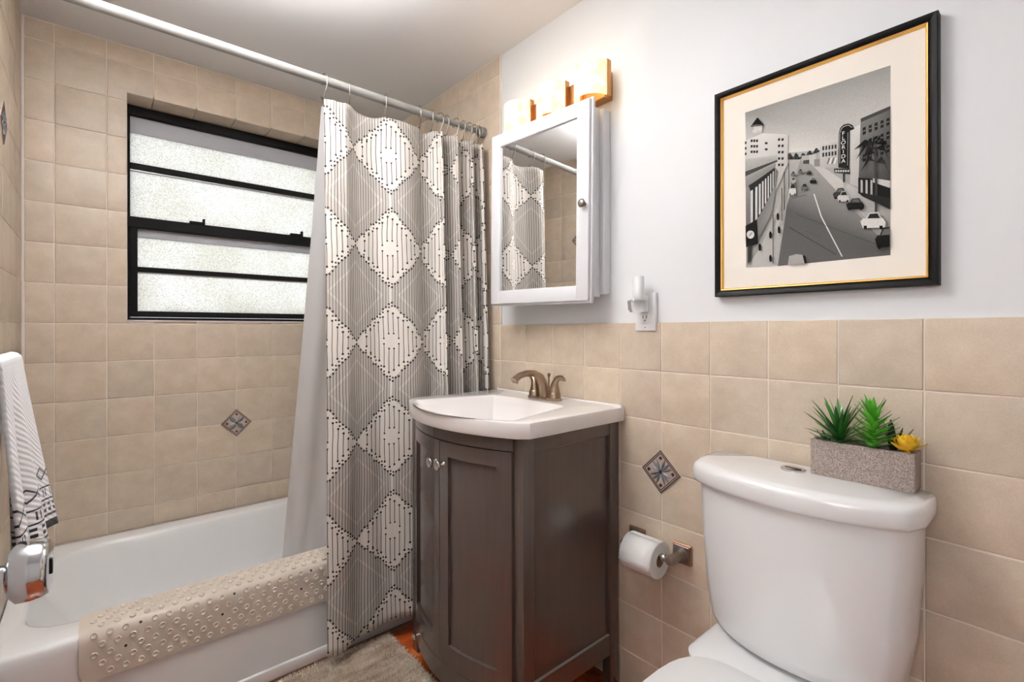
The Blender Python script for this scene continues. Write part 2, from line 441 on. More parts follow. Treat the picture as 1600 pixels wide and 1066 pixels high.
# local a: back -> +X ; right -> a = -Y ; left -> a = +Y
def put_tile(plane, poly, name='tile'):
    org, rot, par = PL[plane]
    cx = sum(p[0] for p in poly) / len(poly); cy = sum(p[1] for p in poly) / len(poly)
    loc_poly = [(p[0] - cx, p[1] - cy) for p in poly]
    key = tuple((round(x, 4), round(y, 4)) for x, y in loc_poly)
    me = tile_mesh(loc_poly, key)
    o = bpy.data.objects.new(name, me); C.objects.link(o)
    jit = random.uniform(-.0005, .0005)
    o.matrix_local = Matrix.Translation(org + rot @ Vector((cx, cy, jit - .0004))) @ rot.to_4x4() @ Matrix.Rotation(random.uniform(-.0025, .0025), 4, 'X') @ Matrix.Rotation(random.uniform(-.0025, .0025), 4, 'Y')
    o.parent = par
    return o
def rect(a0, a1, b0, b1): return [(a0, b0), (a1, b0), (a1, b1), (a0, b1)]
def merged_tiles(plane, rects, name='tile_field'):
    if not rects: return
    org, rot, par = PL[plane]; bm = bmesh.new()
    for a0, a1, b0, b1 in rects:
        m = tile_mesh(rect(a0, a1, b0, b1)); b2 = bmesh.new(); b2.from_mesh(m)
        mp_ = {v: bm.verts.new(org + rot @ v.co) for v in b2.verts}
        for f_ in b2.faces: bm.faces.new([mp_[v] for v in f_.verts])
        b2.free(); bpy.data.meshes.remove(m)
    o = bobj(name, bm, M['tile'], par); o['kind'] = 'stuff'
g2 = GAP / 2
# back wall: columns and rows measured on the photograph
zb0 = CAMH + 1.274
bcols = [XL + .006] + [-.118 + .1569 * i for i in range(0, 10)] + [XR - .002]
brows = [ZC - .002] + [zb0 - TP_ * n for n in range(1, 14)] + [.352]
hidden = {'back': [], 'right': [], 'left': []}
for ci in range(len(bcols) - 1):
    for ri in range(len(brows) - 1):
        a0, a1, b1, b0 = bcols[ci] + g2, bcols[ci + 1] - g2, brows[ri] - g2, brows[ri + 1] + g2
        # cut out the window
        if a1 < WX0 or a0 > WX1 or b1 < WZ0 - .001 or b0 > WZ1:
            polys = [rect(a0, a1, b0, b1)]
        else:
            polys = []
            wl, wr, wt, wb = a0 < WX0, a1 > WX1, b1 > WZ1, b0 < WZ0
            if wl and wt: polys = [[(a0, b0), (WX0, b0), (WX0, WZ1), (a1, WZ1), (a1, b1), (a0, b1)]]
            elif wl: polys = [rect(a0, WX0, b0, b1)]
            elif wr and wt: polys = [[(a0, WZ1), (WX1, WZ1), (WX1, b0), (a1, b0), (a1, b1), (a0, b1)]]
            elif wr: polys = [rect(WX1, a1, b0, b1)]
            elif wt: polys = [rect(a0, a1, WZ1, b1)]
            elif wb and WZ0 - b0 > .006: polys = [rect(a0, a1, b0, WZ0)]
        for p in polys:
            if a0 < .75: put_tile('back', p)
            elif len(p) == 4: hidden['back'].append((p[0][0], p[1][0], p[0][1], p[2][1]))
            else: put_tile('back', p)
merged_tiles('back', hidden['back'])
# tiled soffit of the window recess
for ci in range(len(bcols) - 1):
    a0, a1 = max(bcols[ci] + g2, WX0), min(bcols[ci + 1] - g2, WX1)
    if a1 - a0 < .01: continue
    box('tile', a0, a1, YB + .002, WY + .02, WZ1, WZ1 + .008, M['tile'], wall_back, bev=.0012)
bm = bmesh.new()     # plastered cheeks and sill of the recess
add_box(bm, WX0 - .006, WX0 + .001, YB + .002, WY + .01, WZ0 - .004, WZ1); add_box(bm, WX1 - .001, WX1 + .01, YB + .002, WY + .01, WZ0 - .004, WZ1)
add_box(bm, WX0, WX1, YB - .003, WY + .01, WZ0 - .006, WZ0)
bobj('recess_lining', bm, M['caulk'], wall_back)
# right wall
zr0 = CAMH + .0246
rY = [1.6368 - .1582 * i for i in range(-6, 16)]     # vertical joints, from the back to the front
rrows = [zr0 - TP_ * n for n in range(0, 8)] + [.004]
def cols_of(y_hi, y_lo):
    ys = [y for y in rY if y_lo + .01 < y < y_hi - .01]; return [y_hi] + ys + [y_lo]
cy_ = cols_of(YB - .002, YF + .01)
for i in range(len(cy_) - 1):
    for k in range(len(rrows) - 1):
        a0, a1 = -cy_[i] + g2, -cy_[i + 1] - g2
        b1, b0 = rrows[k] - g2, rrows[k + 1] + g2
        vis = (cy_[i + 1] < 1.66 and cy_[i] > .0 and not (k > 2 and cy_[i + 1] > 1.05))
        if vis: put_tile('right', rect(a0, a1, b0, b1))
        else: hidden['right'].append((a0, a1, b0, b1))
urows = [zr0 + TP_ * n for n in range(0, 8)] + [ZC - .002]
cy2 = cols_of(YB - .002, 1.6368)
for i in range(len(cy2) - 1):
    for k in range(len(urows) - 1):
        a0, a1 = -cy2[i] + g2, -cy2[i + 1] - (g2 if i < len(cy2) - 2 else 0)
        b0, b1 = urows[k] + g2, urows[k + 1] - g2
        if k >= 4 or (i == len(cy2) - 2): put_tile('right', rect(a0, a1, b0, b1))
        else: hidden['right'].append((a0, a1, b0, b1))
merged_tiles('right', hidden['right'])
# left wall, tiled to the ceiling around the tub
lY = [2.10 + .157 * i for i in range(-4, 4)]
lc = [1.5] + [y for y in lY if 1.51 < y < YB - .012] + [YB - .004]
lrows = brows[:-1] + [.352]
for i in range(len(lc) - 1):
    for k in range(len(lrows) - 1):
        a0, a1, b1, b0 = lc[i] + g2, lc[i + 1] - g2, lrows[k] - g2, lrows[k + 1] + g2
        if lc[i + 1] > 2.0: put_tile('left', rect(a0, a1, b0, b1))
        else: hidden['left'].append((a0, a1, b0, b1))
merged_tiles('left', hidden['left'])
bm = bmesh.new(); add_box(bm, XL - TT, XL - .0026, 1.5, YB + TT, .352, ZC); bobj('grout_bed', bm, M['grout'], wall_left)
bm = bmesh.new(); add_box(bm, XR + .0028, XR + TT, YF, YB + TT, 0, zr0 - .001); add_box(bm, XR + .0028, XR + TT, 1.638, YB + TT, zr0, ZC)
bobj('grout_bed', bm, M['grout'], wall_right)
# caulk bead in the left corner, along the tub and at the end of the tiled strip
bm = bmesh.new()
tube(bm, [(XL, YB, .36), (XL, YB, 1.2), (XL + .001, YB, 1.9), (XL, YB, ZC)], [.006, .005, .0065, .0055], 6)
bobj('caulk_bead', bm, M['caulk'], wall_back)
bm = bmesh.new(); add_box(bm, XR - .0005, XR + TT + .001, 1.632, 1.638, zr0, ZC, .0008); bobj('paint_edge', bm, M['caulk'], wall_right)

def deco_tile(plane, a_, b_, half, kind):
    org, rot, par = PL[plane]
    root = bpy.data.objects.new('deco_tile', None)
    def prism(poly, z0, z1, mat, name, parent):
        bm = bmesh.new(); loft(bm, [[Vector((x, y, z0)) for x, y in poly], [Vector((x, y, z1)) for x, y in poly]], True, True)
        return bobj(name, bm, mat, parent)
    mtx = Matrix.Translation(org + rot @ Vector((a_, b_, 0))) @ rot.to_4x4()
    dia = lambda h: [(0, -h), (h, 0), (0, h), (-h, 0)]
    plate = prism(dia(half), .004, TT + .0022, M['deco'], 'deco_tile', par); plate.matrix_local = mtx
    plate['label'] = 'diamond accent tile with a four leaf relief'
    bm = bmesh.new()    # raised double border
    for h0, h1 in ((half * .985, half * .93), (half * .87, half * .82)):
        o_, i_ = dia(h0), dia(h1)
        for k in range(4):
            q = [o_[k], o_[(k + 1) % 4], i_[(k + 1) % 4], i_[k]]
            loft(bm, [[Vector((x, y, TT + .001)) for x, y in q], [Vector((x, y, TT + .0034)) for x, y in q]], False, True)
    bobj('border', bm, M['decodark'], plate)
    n_l = 1 if kind == 0 else 3
    for k in range(4):
        ang0 = PI / 4 + k * PI / 2
        bm = bmesh.new()
        for s_ in ([0] if n_l == 1 else [-.42, 0, .42]):
            an = ang0 + s_; L = half * (.62 if s_ == 0 else .60); w = half * (.20 if n_l == 1 else .085)
            ax, ay = math.cos(an), math.sin(an)
            rows = []
            for i in range(7):
                f_ = i / 6; ww = w * math.sin(PI * min(1, f_ * .92 + .04)) ** .8
                cx, cy, hz = ax * L * (f_ * .95 + .08), ay * L * (f_ * .95 + .08), TT + .003 + .003 * math.sin(PI * f_)
                rows.append([Vector((cx + ay * ww, cy - ax * ww, TT + .001)), Vector((cx, cy, hz + .001)), Vector((cx - ay * ww, cy + ax * ww, TT + .001))])
            loft(bm, rows, closed=False)
        bobj('petal', bm, M['decoleaf'], plate)
        an = k * PI / 2; bx, by = math.cos(an) * half * .62, math.sin(an) * half * .62
        r_ = half * .095
        bm = bmesh.new(); q = [(bx - r_ * (1 if k % 2 else 1.0), by), (bx, by - r_), (bx + r_, by), (bx, by + r_)]
        loft(bm, [[Vector((x, y, TT + .001)) for x, y in q], [Vector((x, y, TT + .004)) for x, y in q]], False, True)
        bobj('corner_flower', bm, M['decodark'], plate)
    bm = bmesh.new(); lathe(bm, [(half * .09, TT + .001), (half * .09, TT + .004), (half * .04, TT + .0055)], 'Z', 10)
    bobj('boss', bm, M['decodark'], plate)
deco_tile('right', -.846, CAMH - .4422, .068, 1)
deco_tile('back', .510, CAMH - .4376, .065, 0)
deco_tile('left', 2.10, CAMH + .625, .066, 0)

# floor tiles
bm = bmesh.new(); add_box(bm, -.0985, .0985, -.0985, .0985, -.008, .0, .0015); fme = from_bm(bm, 'floor_tile'); fme.materials.append(M['floor_tile'])
for i in range(8):
    for j in range(13):
        x, y = XL + .10 + .2 * i, 1.777 - .11 - .2 * j
        if x > XR - .02 or y < YF + .05: continue
        o = bpy.data.objects.new('tile', fme); C.objects.link(o); o.location = (x, y, random.uniform(-.0004, .0)); o.parent = floor

# ------------------------------------------------------------------ window
win = empty('window_1', (WX0, WY, WZ0)); win['kind'] = 'structure'
def wbox(name, x0, x1, y0, y1, z0, z1, mat, bev=.0015, parent=None):
    o = box(name, x0, x1, y0, y1, z0, z1, mat, None, bev)
    o.parent = parent or win; o.matrix_parent_inverse = (parent or win).matrix_world.inverted() if parent else Matrix.Translation((-WX0, -WY, -WZ0))
    return o
wx0, wx1 = WX0 + .002, WX1 - .002
wbox('frame_head', wx0, wx1, WY, WY + .06, WZ1 - .042, WZ1 - .001, M['winblack'])
wbox('frame_sill', wx0, wx1, WY - .012, WY + .06, WZ0 + .001, WZ0 + .014, M['winblack'])
wbox('frame_jamb', wx0, wx0 + .014, WY, WY + .06, WZ0 + .012, WZ1 - .04, M['winblack'])
wbox('frame_jamb', wx1 - .014, wx1, WY, WY + .06, WZ0 + .012, WZ1 - .04, M['winblack'])
zA = CAMH
wbox('head_shade_band', wx0 + .014, wx1 - .014, WY + .026, WY + .05, zA + .886, WZ1 - .04, M['winshade'])  # solid grey band imitating the blurred reflection below the head
wbox('muntin', wx0 + .014, wx1 - .014, WY + .012, WY + .045, zA + .722, zA + .748, M['winblack'])
wbox('bead', wx0 + .014, wx1 - .014, WY + .02, WY + .04, zA + .714, zA + .722, M['alu'])
rail = wbox('meeting_rail', wx0 + .004, wx1 - .004, WY - .006, WY + .05, zA + .458, zA + .506, M['winblack'], .003)
for lx in (.38, .83):
    l = wbox('latch', lx - .04, lx + .022, WY - .012, WY + .016, zA + .504, zA + .516, M['winblack'])
    wbox('latch_catch', lx + .012, lx + .022, WY - .012, WY + .008, zA + .514, zA + .532, M['winblack'])
wbox('stile', wx0 + .012, wx0 + .040, WY - .004, WY + .04, WZ0 + .030, zA + .46, M['winblack'], .003)
wbox('stile', wx1 - .040, wx1 - .012, WY - .004, WY + .04, WZ0 + .030, zA + .46, M['winblack'], .003)
wbox('rail_shade_band', wx0 + .04, wx1 - .04, WY + .024, WY + .045, zA + .420, zA + .46, M['winshade'])  # same painted shade band below the meeting rail
wbox('muntin', wx0 + .04, wx1 - .04, WY + .010, WY + .04, zA + .264, zA + .286, M['winblack'])
wbox('bead', wx0 + .04, wx1 - .04, WY + .016, WY + .036, zA + .258, zA + .264, M['alu'])
wbox('bottom_rail', wx0 + .012, wx1 - .012, WY - .006, WY + .045, WZ0 + .016, WZ0 + .042, M['winblack'], .003)
for z0, z1 in ((zA + .745, zA + .89), (zA + .50, zA + .716), (zA + .284, zA + .424), (WZ0 + .04, zA + .26)):
    wbox('pane', wx0 + .012, wx1 - .012, WY + .034, WY + .039, z0, z1, M['frost'], 0)

# ------------------------------------------------------------------ bathtub
TY0, RIM = 1.785, .35
tub = empty('bathtub', (XL, TY0, 0)); tag(tub, 'white enamel alcove bathtub under the frosted window', 'bathtub')
def under(o, par):
    o.parent = par; o.matrix_parent_inverse = par.matrix_basis.inverted(); return o
bm = bmesh.new(); N8 = 10
x0, x1, y0, y1 = XL + .002, XR - .002, TY0, YB - .007
outer = [(0, .002), (0, .30), (.0, RIM - .03), (.003, RIM - .014), (.010, RIM - .004), (.022, RIM)]
rings = []
for ins, z in outer: rings.append(rrect(x0, x1, y0 + ins, y1, (.002, .002, .002, .002), z, N8))
op = (XL + .055, XR - .10, TY0 + .115, YB - .085)
RR = (.16, .22, .12, .14)
def oring(d, z, extra_l=0, extra_r=0, dr=0):
    return rrect(op[0] + d + extra_l, op[1] - d - extra_r, op[2] + d, op[3] - d, tuple(max(.02, r + dr) for r in RR), z, N8)
rings.append(oring(-.016, RIM, dr=.01)); rings.append(oring(-.006, RIM - .003)); rings.append(oring(0, RIM - .012)); rings.append(oring(.004, RIM - .03))
rings.append(oring(.02, .24, .03, .01)); rings.append(oring(.035, .14, .08, .02)); rings.append(oring(.05, .09, .13, .03)); rings.append(oring(.09, .066, .20, .06)); rings.append(oring(.16, .06, .28, .12))
loft(bm, rings, False, True)
under(bobj('tub_shell', bm, M['enamel'], None, smooth=42), tub)
under(box('apron_foot', XL + .004, XR - .004, TY0 - .006, TY0 + .004, .0, .045, M['enamel'], None, .006, 3), tub)

# ------------------------------------------------------------------ rubber bath mat over the rim
mat_root = empty('rubber_bath_mat', (.4, TY0, RIM)); tag(mat_root, 'beige rubber bath mat with suction cups draped over the tub rim', 'bath mat')
prof = [(TY0 + .118, RIM + .003), (TY0 + .06, RIM + .0035), (TY0 + .030, RIM + .0035), (TY0 + .014, RIM + .001), (TY0 + .004, RIM - .007), (TY0 - .002, RIM - .02), (TY0 - .004, RIM - .045), (TY0 - .0045, .28), (TY0 - .0055, .20), (TY0 - .006, .12)]
cum = [0]
for i in range(1, len(prof)): cum.append(cum[-1] + math.dist(prof[i], prof[i - 1]))
def mat_pt(t_):
    for i in range(1, len(prof)):
        if t_ <= cum[i] or i == len(prof) - 1:
            f_ = (t_ - cum[i - 1]) / (cum[i] - cum[i - 1]); p0, p1 = Vector(prof[i - 1]), Vector(prof[i])
            d = (p1 - p0).normalized(); return p0.lerp(p1, f_), Vector((-d.y, d.x)) * -1
MX0, MX1, MW = -.034, .98, .243
def mat_shift(x): return .012 * (x - MX0)            # the mat lies a little askew
def mat_3d(x, t_, lift=0):
    p, n_ = mat_pt(t_ + mat_shift(x)); nn = Vector((0, -abs(n_.x), abs(n_.y))).normalized()
    return Vector((x, p.x, p.y)) + nn * lift, nn
bm = bmesh.new(); NXm, NTm, rc = 72, 34, .035
gt_, gb = [], []
for i in range(NXm + 1):
    x = MX0 + (MX1 - MX0) * (i / NXm) if i > 8 else MX0 + rc * (1 - math.cos(i / 9 * PI / 2))
    if i > 8: x = MX0 + rc + (MX1 - MX0 - rc) * ((i - 9) / (NXm - 9))
    e = max(0, rc - (x - MX0)); cut = rc - math.sqrt(max(0, rc * rc - e * e))
    rt, rb_ = [], []
    for j in range(NTm + 1):
        t_ = cut + (MW - 2 * cut) * j / NTm
        p, nn = mat_3d(x, t_, .0025); q, _ = mat_3d(x, t_, -.0012)
        rt.append(bm.verts.new(p)); rb_.append(bm.verts.new(q))
    gt_.append(rt); gb.append(rb_)
for i in range(NXm):
    for j in range(NTm):
        bm.faces.new((gt_[i][j], gt_[i + 1][j], gt_[i + 1][j + 1], gt_[i][j + 1]))
        bm.faces.new((gb[i][j], gb[i][j + 1], gb[i + 1][j + 1], gb[i + 1][j]))
    for j, s_ in ((0, 1), (NTm, -1)):
        q = (gt_[i][j], gb[i][j], gb[i + 1][j], gt_[i + 1][j]); bm.faces.new(q)
for j in range(NTm):
    for i in (0, NXm): bm.faces.new((gt_[i][j], gt_[i][j + 1], gb[i][j + 1], gb[i][j]))
under(bobj('mat_sheet', bm, M['rubber'], None, smooth=60), mat_root)
bm = bmesh.new(); lathe(bm, [(.0085, -.001), (.0082, .0020), (.0070, .0032), (.0057, .0020), (.0036, .0006)], 'Z', 14, cap=True)
cup_me = from_bm(bm, 'suction_cup'); cup_me.materials.append(M['rubber']); smooth_by_angle(cup_me, 60)
bm = bmesh.new(); lathe(bm, [(.0038, -.0005), (.0038, .0006)], 'Z', 10); hole_me = from_bm(bm, 'drain_hole'); hole_me.materials.append(M['dark'])
for ri in range(9):
    t_ = .018 + ri * .0258
    for ci in range(27):
        x = MX0 + .032 + ci * .0345 + (.017 if ri % 2 else 0)
        if x > MX1 - .02 or x > .80: continue
        if ci == 0 and ri in (0, 8): continue
        hole = (ri in (4, 6) and (ci * 2 + ri) % 7 == 3)
        p, nn = mat_3d(x, t_, .0026)
        o = bpy.data.objects.new('drain_hole' if hole else 'suction_cup', hole_me if hole else cup_me); C.objects.link(o)
        o.matrix_local = Matrix.Translation(p) @ nn.to_track_quat('Z', 'Y').to_matrix().to_4x4(); under(o, mat_root)

# ------------------------------------------------------------------ curtain rod, hooks, curtain, liner
RODY, RODZ, RODR = 1.752, CAMH + .893, .0155
rod = empty('curtain_rod', (XL, RODY, RODZ)); tag(rod, 'white tubular shower curtain rod spanning from wall to wall', 'curtain rod')
bm = bmesh.new(); lathe(bm, [(RODR, XL + .012), (RODR, 1.075), (RODR - .0025, 1.077)], 'X', 20, (0, RODY, RODZ)); under(bobj('outer_tube', bm, M['rod'], None, smooth=40), rod)
bm = bmesh.new(); lathe(bm, [(RODR - .003, 1.07), (RODR - .003, XR - .012)], 'X', 20, (0, RODY, RODZ)); under(bobj('inner_tube', bm, M['rod'], None, smooth=40), rod)
for xa, xb in ((XL + .0015, XL + .022), (XR - .022, XR - .0015)):
    bm = bmesh.new(); lathe(bm, [(.024, xa), (.024, xb)] if xa < 0 else [(.024, xa), (.024, xb)], 'X', 20, (0, RODY, RODZ)); under(bobj('end_cap', bm, M['rod'], None, smooth=40), rod)
hookX = [.622, .716, .857, 1.010, 1.066, 1.106, 1.138, 1.185, 1.224, 1.256, 1.284, 1.306]
hook_lab = ['wire hook at the free edge of the patterned shower curtain'] + ['%s wire curtain hook from the free edge of the shower curtain' % w for w in
            'second third fourth fifth sixth seventh eighth ninth tenth eleventh'.split()] + ['last wire curtain hook, at the end wall beside the medicine cabinet']
LSEG = .160
# plan path of the cloth: points (u, x, dy) between hooks, folds alternate
path = []
for i in range(len(hookX) - 1):
    w = hookX[i + 1] - hookX[i]; L = max(LSEG, w * 1.012) if i else .12
    amp = .5 * math.sqrt(max(0, L * L - w * w)) * .93; sg = 1 if i % 2 else -1
    for k in range(16): 
        f_ = k / 16; path.append((hookX[i] + w * f_ + (.012 * math.sin(2 * PI * f_) if i > 3 else 0), sg * amp * math.sin(PI * f_), f_, i))
path.append((hookX[-1], 0, 0, 11))
def cloth_xy(idx, fz):   # fz: 0 at the bottom, 1 at the top
    x, dy, f_, i = path[idx]
    k = .72 + .28 * (1 - fz); kk = k if abs(dy) > .03 else 1
    yy = RODY - .002 - .052 * (1 - fz) ** .8 + max(-.062, min(.020, dy * kk * .85))
    if i < 4: yy += .013 * math.sin(x * 30 + fz * 2.4) * (1 - fz * .5)
    if x < .95 and fz < .5: x = x - .012 * (1 - fz * 2) * (1 - (x - .6) / .35)
    return x, yy
ZT, ZBT = 2.018, .055
us = [0]
for i in range(1, len(path)):
    x0_, y0_ = cloth_xy(i - 1, .6); x1_, y1_ = cloth_xy(i, .6); us.append(us[-1] + math.hypot(x1_ - x0_, y1_ - y0_))
# anchor the print: a white diamond centre sits at the third hook
uoff = us[path.index(next(p for p in path if p[3] == 2 and p[2] == 0))] + .012
NV = 70
bm = bmesh.new(); uvl = bm.loops.layers.uv.new('UVMap'); grid = []
for i in range(len(path)):
    f_ = path[i][2]; sag = .009 * math.sin(PI * f_) ** 1 if path[i][3] < 11 else 0
    col_ = []
    for j in range(NV + 1):
        fz = j / NV; x, y = cloth_xy(i, fz)
        zt = ZT - sag; zb_ = ZBT + .008 * math.sin(us[i] * 9) + .025 * sm(.62, .93, x)
        col_.append((bm.verts.new((x, y, zb_ + (zt - zb_) * fz)), (us[i] - uoff, zb_ + (zt - zb_) * fz)))
    grid.append(col_)
for i in range(len(path) - 1):
    for j in range(NV):
        q = (grid[i][j], grid[i + 1][j], grid[i + 1][j + 1], grid[i][j + 1])
        f_ = bm.faces.new([v[0] for v in q])
        for lp, v in zip(f_.loops, q): lp[uvl].uv = v[1]
me = bpy.data.meshes.new('curtain'); bm.to_mesh(me); bm.free()
cur = link_obj('shower_curtain', me, M['curtain'], None, True)
sd = cur.modifiers.new('thickness', 'SOLIDIFY'); sd.thickness = .0012
tag(cur, 'cream shower curtain printed with grey diamonds and dotted black lines', 'shower curtain')
# hooks
bm = bmesh.new()
pts = [(0, RODR + .003, .000)]
pts = []
for k in range(17):
    a_ = math.radians(-70 + 250 * k / 16); pts.append((0, math.cos(a_) * (RODR + .0045), math.sin(a_) * (RODR + .0045) + 0.003))
pts += [(0, -(RODR + .003), -.02), (0, -.008, -.045), (0, 0, -.062), (0, .006, -.070), (0, .012, -.062)]
tube(bm, pts, .0019, 7); hook_me = from_bm(bm, 'hook_wire'); hook_me.materials.append(M['hook']); smooth_by_angle(hook_me, 60)
bm = bmesh.new(); lathe(bm, [(.0035, -.0025), (.0045, 0), (.0035, .0025)], 'X', 8, (0, .012, -.060)); bead_me = from_bm(bm, 'ball_tip'); bead_me.materials.append(M['hook'])
for i, hx in enumerate(hookX):
    h = bpy.data.objects.new('curtain_hook', hook_me); C.objects.link(h); h.location = (hx, RODY, RODZ); h.rotation_euler = (0, 0, random.uniform(-.35, .35))
    b_ = bpy.data.objects.new('ball_tip', bead_me); C.objects.link(b_); b_.parent = h
    tag(h, hook_lab[i], 'hook', 'shower curtain hooks on the rod')
# liner hanging into the tub
bm = bmesh.new(); NL, NZ = 60, 40; grid = []
for i in range(NL + 1):
    f_ = i / NL; row = []
    for j in range(NZ + 1):
        fz = j / NZ; z = .20 + (2.0 - .20) * fz
        lean = .022 + .185 * (1 - fz) ** .85
        xs = .602 + .02 * fz - .075 * (1 - fz) ** 1.5
        x = xs + (1.30 - xs) * f_
        yy = RODY + .006 + lean + .014 * math.sin(f_ * 46 + 1.0) * (.35 + .65 * sm(0, .15, f_)) + .008 * math.sin(f_ * 17 + fz * 4)
        if z < RIM + .03: yy = max(yy, op[2] + .012)
        row.append(bm.verts.new((x, yy + (.035 if fz < .97 else .02) * sm(.02, .2, f_), z)))
    grid.append(row)
for i in range(NL):
    for j in range(NZ): bm.faces.new((grid[i][j], grid[i + 1][j], grid[i + 1][j + 1], grid[i][j + 1]))
lin_o = bobj('curtain_liner', bm, M['liner'], None, smooth=80)
tag(lin_o, 'plain white shower curtain liner hanging inside the tub', 'curtain liner')

# ------------------------------------------------------------------ vanity
VY0, VY1, VX0, VXB = 1.000, 1.622, .912, 1.330
VYc, VH = (VY0 + VY1) / 2, (VY1 - VY0) / 2
VB = .088
def bow(y, x0=VX0, b=VB, h=VH): return x0 - b * (1 - ((y - VYc) / h) ** 2)
van = empty('vanity_cabinet', (VX0, VYc, 0)); tag(van, 'espresso bow front vanity cabinet with two panelled doors', 'cabinet')
ZV = .888
def bowed(name, ya, yb, za, zb, off, thick, mat, par, n=14, bev=0):
    """curved slab that follows the bow; off = outward offset of its face, thick = depth behind it"""
    bm = bmesh.new(); rings = []
    for i in range(n + 1):
        y = ya + (yb - ya) * i / n
        s_ = 2 * VB * (y - VYc) / VH ** 2; nx, ny = -1, s_; l_ = math.hypot(nx, ny); nx /= l_; ny /= l_
        fx, fy = bow(y) + nx * off, y + ny * off * .0
        bx = fx - nx * thick
        c = .0012
        rings.append([Vector((fx, fy, za + c)), Vector((fx + c, fy, za)), Vector((bx, fy, za)), Vector((bx, fy, zb)), Vector((fx + c, fy, zb)), Vector((fx, fy, zb - c))])
    loft(bm, rings, True, True)
    o = bobj(name, bm, mat, None, smooth=30)
    return under(o, van) if par is van else o
def child(o, par):    # sub-part: par itself sits under van
    o.parent = par; o.matrix_parent_inverse = par.matrix_parent_inverse @ Matrix.Identity(4)
    o.matrix_parent_inverse = (van.matrix_basis @ par.matrix_parent_inverse @ par.matrix_basis).inverted() if par.parent == van else par.matrix_basis.inverted()
    return o
# posts (legs)
for (xa, xb, ya, yb_) in ((VX0 - .012, VX0 + .030, VY0, VY0 + .040), (VX0 - .012, VX0 + .030, VY1 - .040, VY1), (VXB - .046, VXB, VY0, VY0 + .034), (VXB - .046, VXB, VY1 - .034, VY1)):
    under(box('leg', xa, xb, ya, yb_, 0, ZV, M['wood'], None, .003, 2), van)
# sides
for ya, yb_ in ((VY0 + .012, VY0 + .020), (VY1 - .020, VY1 - .012)):
    under(box('side_panel', VX0 + .028, VXB - .04, ya, yb_, .12, ZV - .004, M['wood'], None), van)
for ya, yb_ in ((VY0 + .003, VY0 + .03), (VY1 - .03, VY1 - .003)):
    under(box('side_rail', VX0 + .028, VXB - .044, ya, yb_, ZV - .046, ZV, M['wood'], None, .002), van)
    r_ = under(box('side_rail', VX0 + .028, VXB - .044, ya, yb_, .118, .186, M['wood'], None, .002), van)
under(box('ledge_strip', VX0 + .03, VXB - .046, VY0 + .0035, VY0 + .012, .1855, .1868, M['ledge'], None), van)  # thin grey strip along the top of the lower side rail
under(box('floor_panel', VX0 + .01, VXB, VY0 + .02, VY1 - .02, .13, .145, M['wood'], None), van)
under(box('back_panel', VXB - .012, VXB - .002, VY0 + .03, VY1 - .03, .13, ZV, M['wood'], None), van)
bowed('top_rail', VY0 + .036, VY1 - .036, ZV - .042, ZV, .0, .04, M['wood'], van)
bowed('front_backing', VY0 + .036, VY1 - .036, .15, ZV - .03, -.022, .006, M['seam'], van)
ZD0, ZD1 = .152, ZV - .0445
for lab_, ya, yb_ in (('right', VY0 + .040, VYc - .0012), ('left', VYc + .0012, VY1 - .040)):
    sw = .044
    d = bowed('door', ya + sw - .004, yb_ - sw + .004, ZD0 + .06, ZD1 - .040, -.010, .010, M['wood'], van)     # recessed panel
    for nm, a0_, a1_, z0_, z1_ in (('door_stile', ya, ya + sw, ZD0, ZD1), ('door_stile', yb_ - sw, yb_, ZD0, ZD1), ('door_rail', ya + sw, yb_ - sw, ZD1 - .046, ZD1), ('door_rail', ya + sw, yb_ - sw, ZD0, ZD0 + .064)):
        child(bowed(nm, a0_, a1_, z0_, z1_, .0, .020, M['wood'], None, 8), d)
    ky = (yb_ - .021) if lab_ == 'right' else (ya + .021)
    kx = bow(ky)
    bm = bmesh.new(); lathe(bm, [(.0085, .0), (.0065, -.003), (.005, -.012), (.010, -.017), (.0155, -.020), (.0165, -.024), (.0145, -.0275), (.006, -.0290)], 'X', 20, (kx, ky, .772))
    child(bobj('knob', bm, M['nickel'], None, smooth=50), d)
dr = bowed('drawer', VY0 + .040, VY1 - .040, .084, .1495, .0, .022, M['wood'], van)
for ky in (VY1 - .125,):
    bm = bmesh.new(); lathe(bm, [(.006, .0), (.004, -.010), (.008, -.014), (.010, -.018), (.008, -.021), (.003, -.022)], 'X', 16, (bow(ky), ky, .128)); child(bobj('knob', bm, M['nickel'], None, smooth=50), dr)
# vanity top with the integrated basin
ctop = empty('sink', (1.1, VYc, ZV)); tag(ctop, 'white bow front sink top with integrated basin on the dark vanity', 'sink')
CX0, CY0, CY1, CZ = .896, .982, 1.640, .934
NB = 28
def top_outline(ins, z, front=0):
    pts = []
    xb_ = XR - .003 - (ins if ins > .05 else 0)
    pts.append(Vector((xb_, CY0 + ins, z)))
    ya, yb_ = CY0 + ins, CY1 - ins
    hh = (CY1 - CY0) / 2
    for i in range(NB + 1):
        y = ya + (yb_ - ya) * i / NB
        xx = CX0 - .098 * (1 - ((y - (CY0 + CY1) / 2) / hh) ** 2) + ins + front
        rnd = .016; e0 = min(y - ya, yb_ - y)
        if e0 < rnd: xx += (rnd - math.sqrt(max(0, rnd ** 2 - (rnd - e0) ** 2))) * .8
        pts.append(Vector((xx, y, z)))
    pts.append(Vector((xb_, CY1 - ins, z)))
    nb = 14
    for i in range(1, nb): pts.append(Vector((xb_, CY1 - ins + (CY0 - CY1 + 2 * ins) * i / nb, z)))
    return pts
bm = bmesh.new()
rings = [top_outline(.012, CZ - .046), top_outline(.002, CZ - .046), top_outline(0, CZ - .043), top_outline(0, CZ - .005), top_outline(.0015, CZ - .0015), top_outline(.005, CZ)]
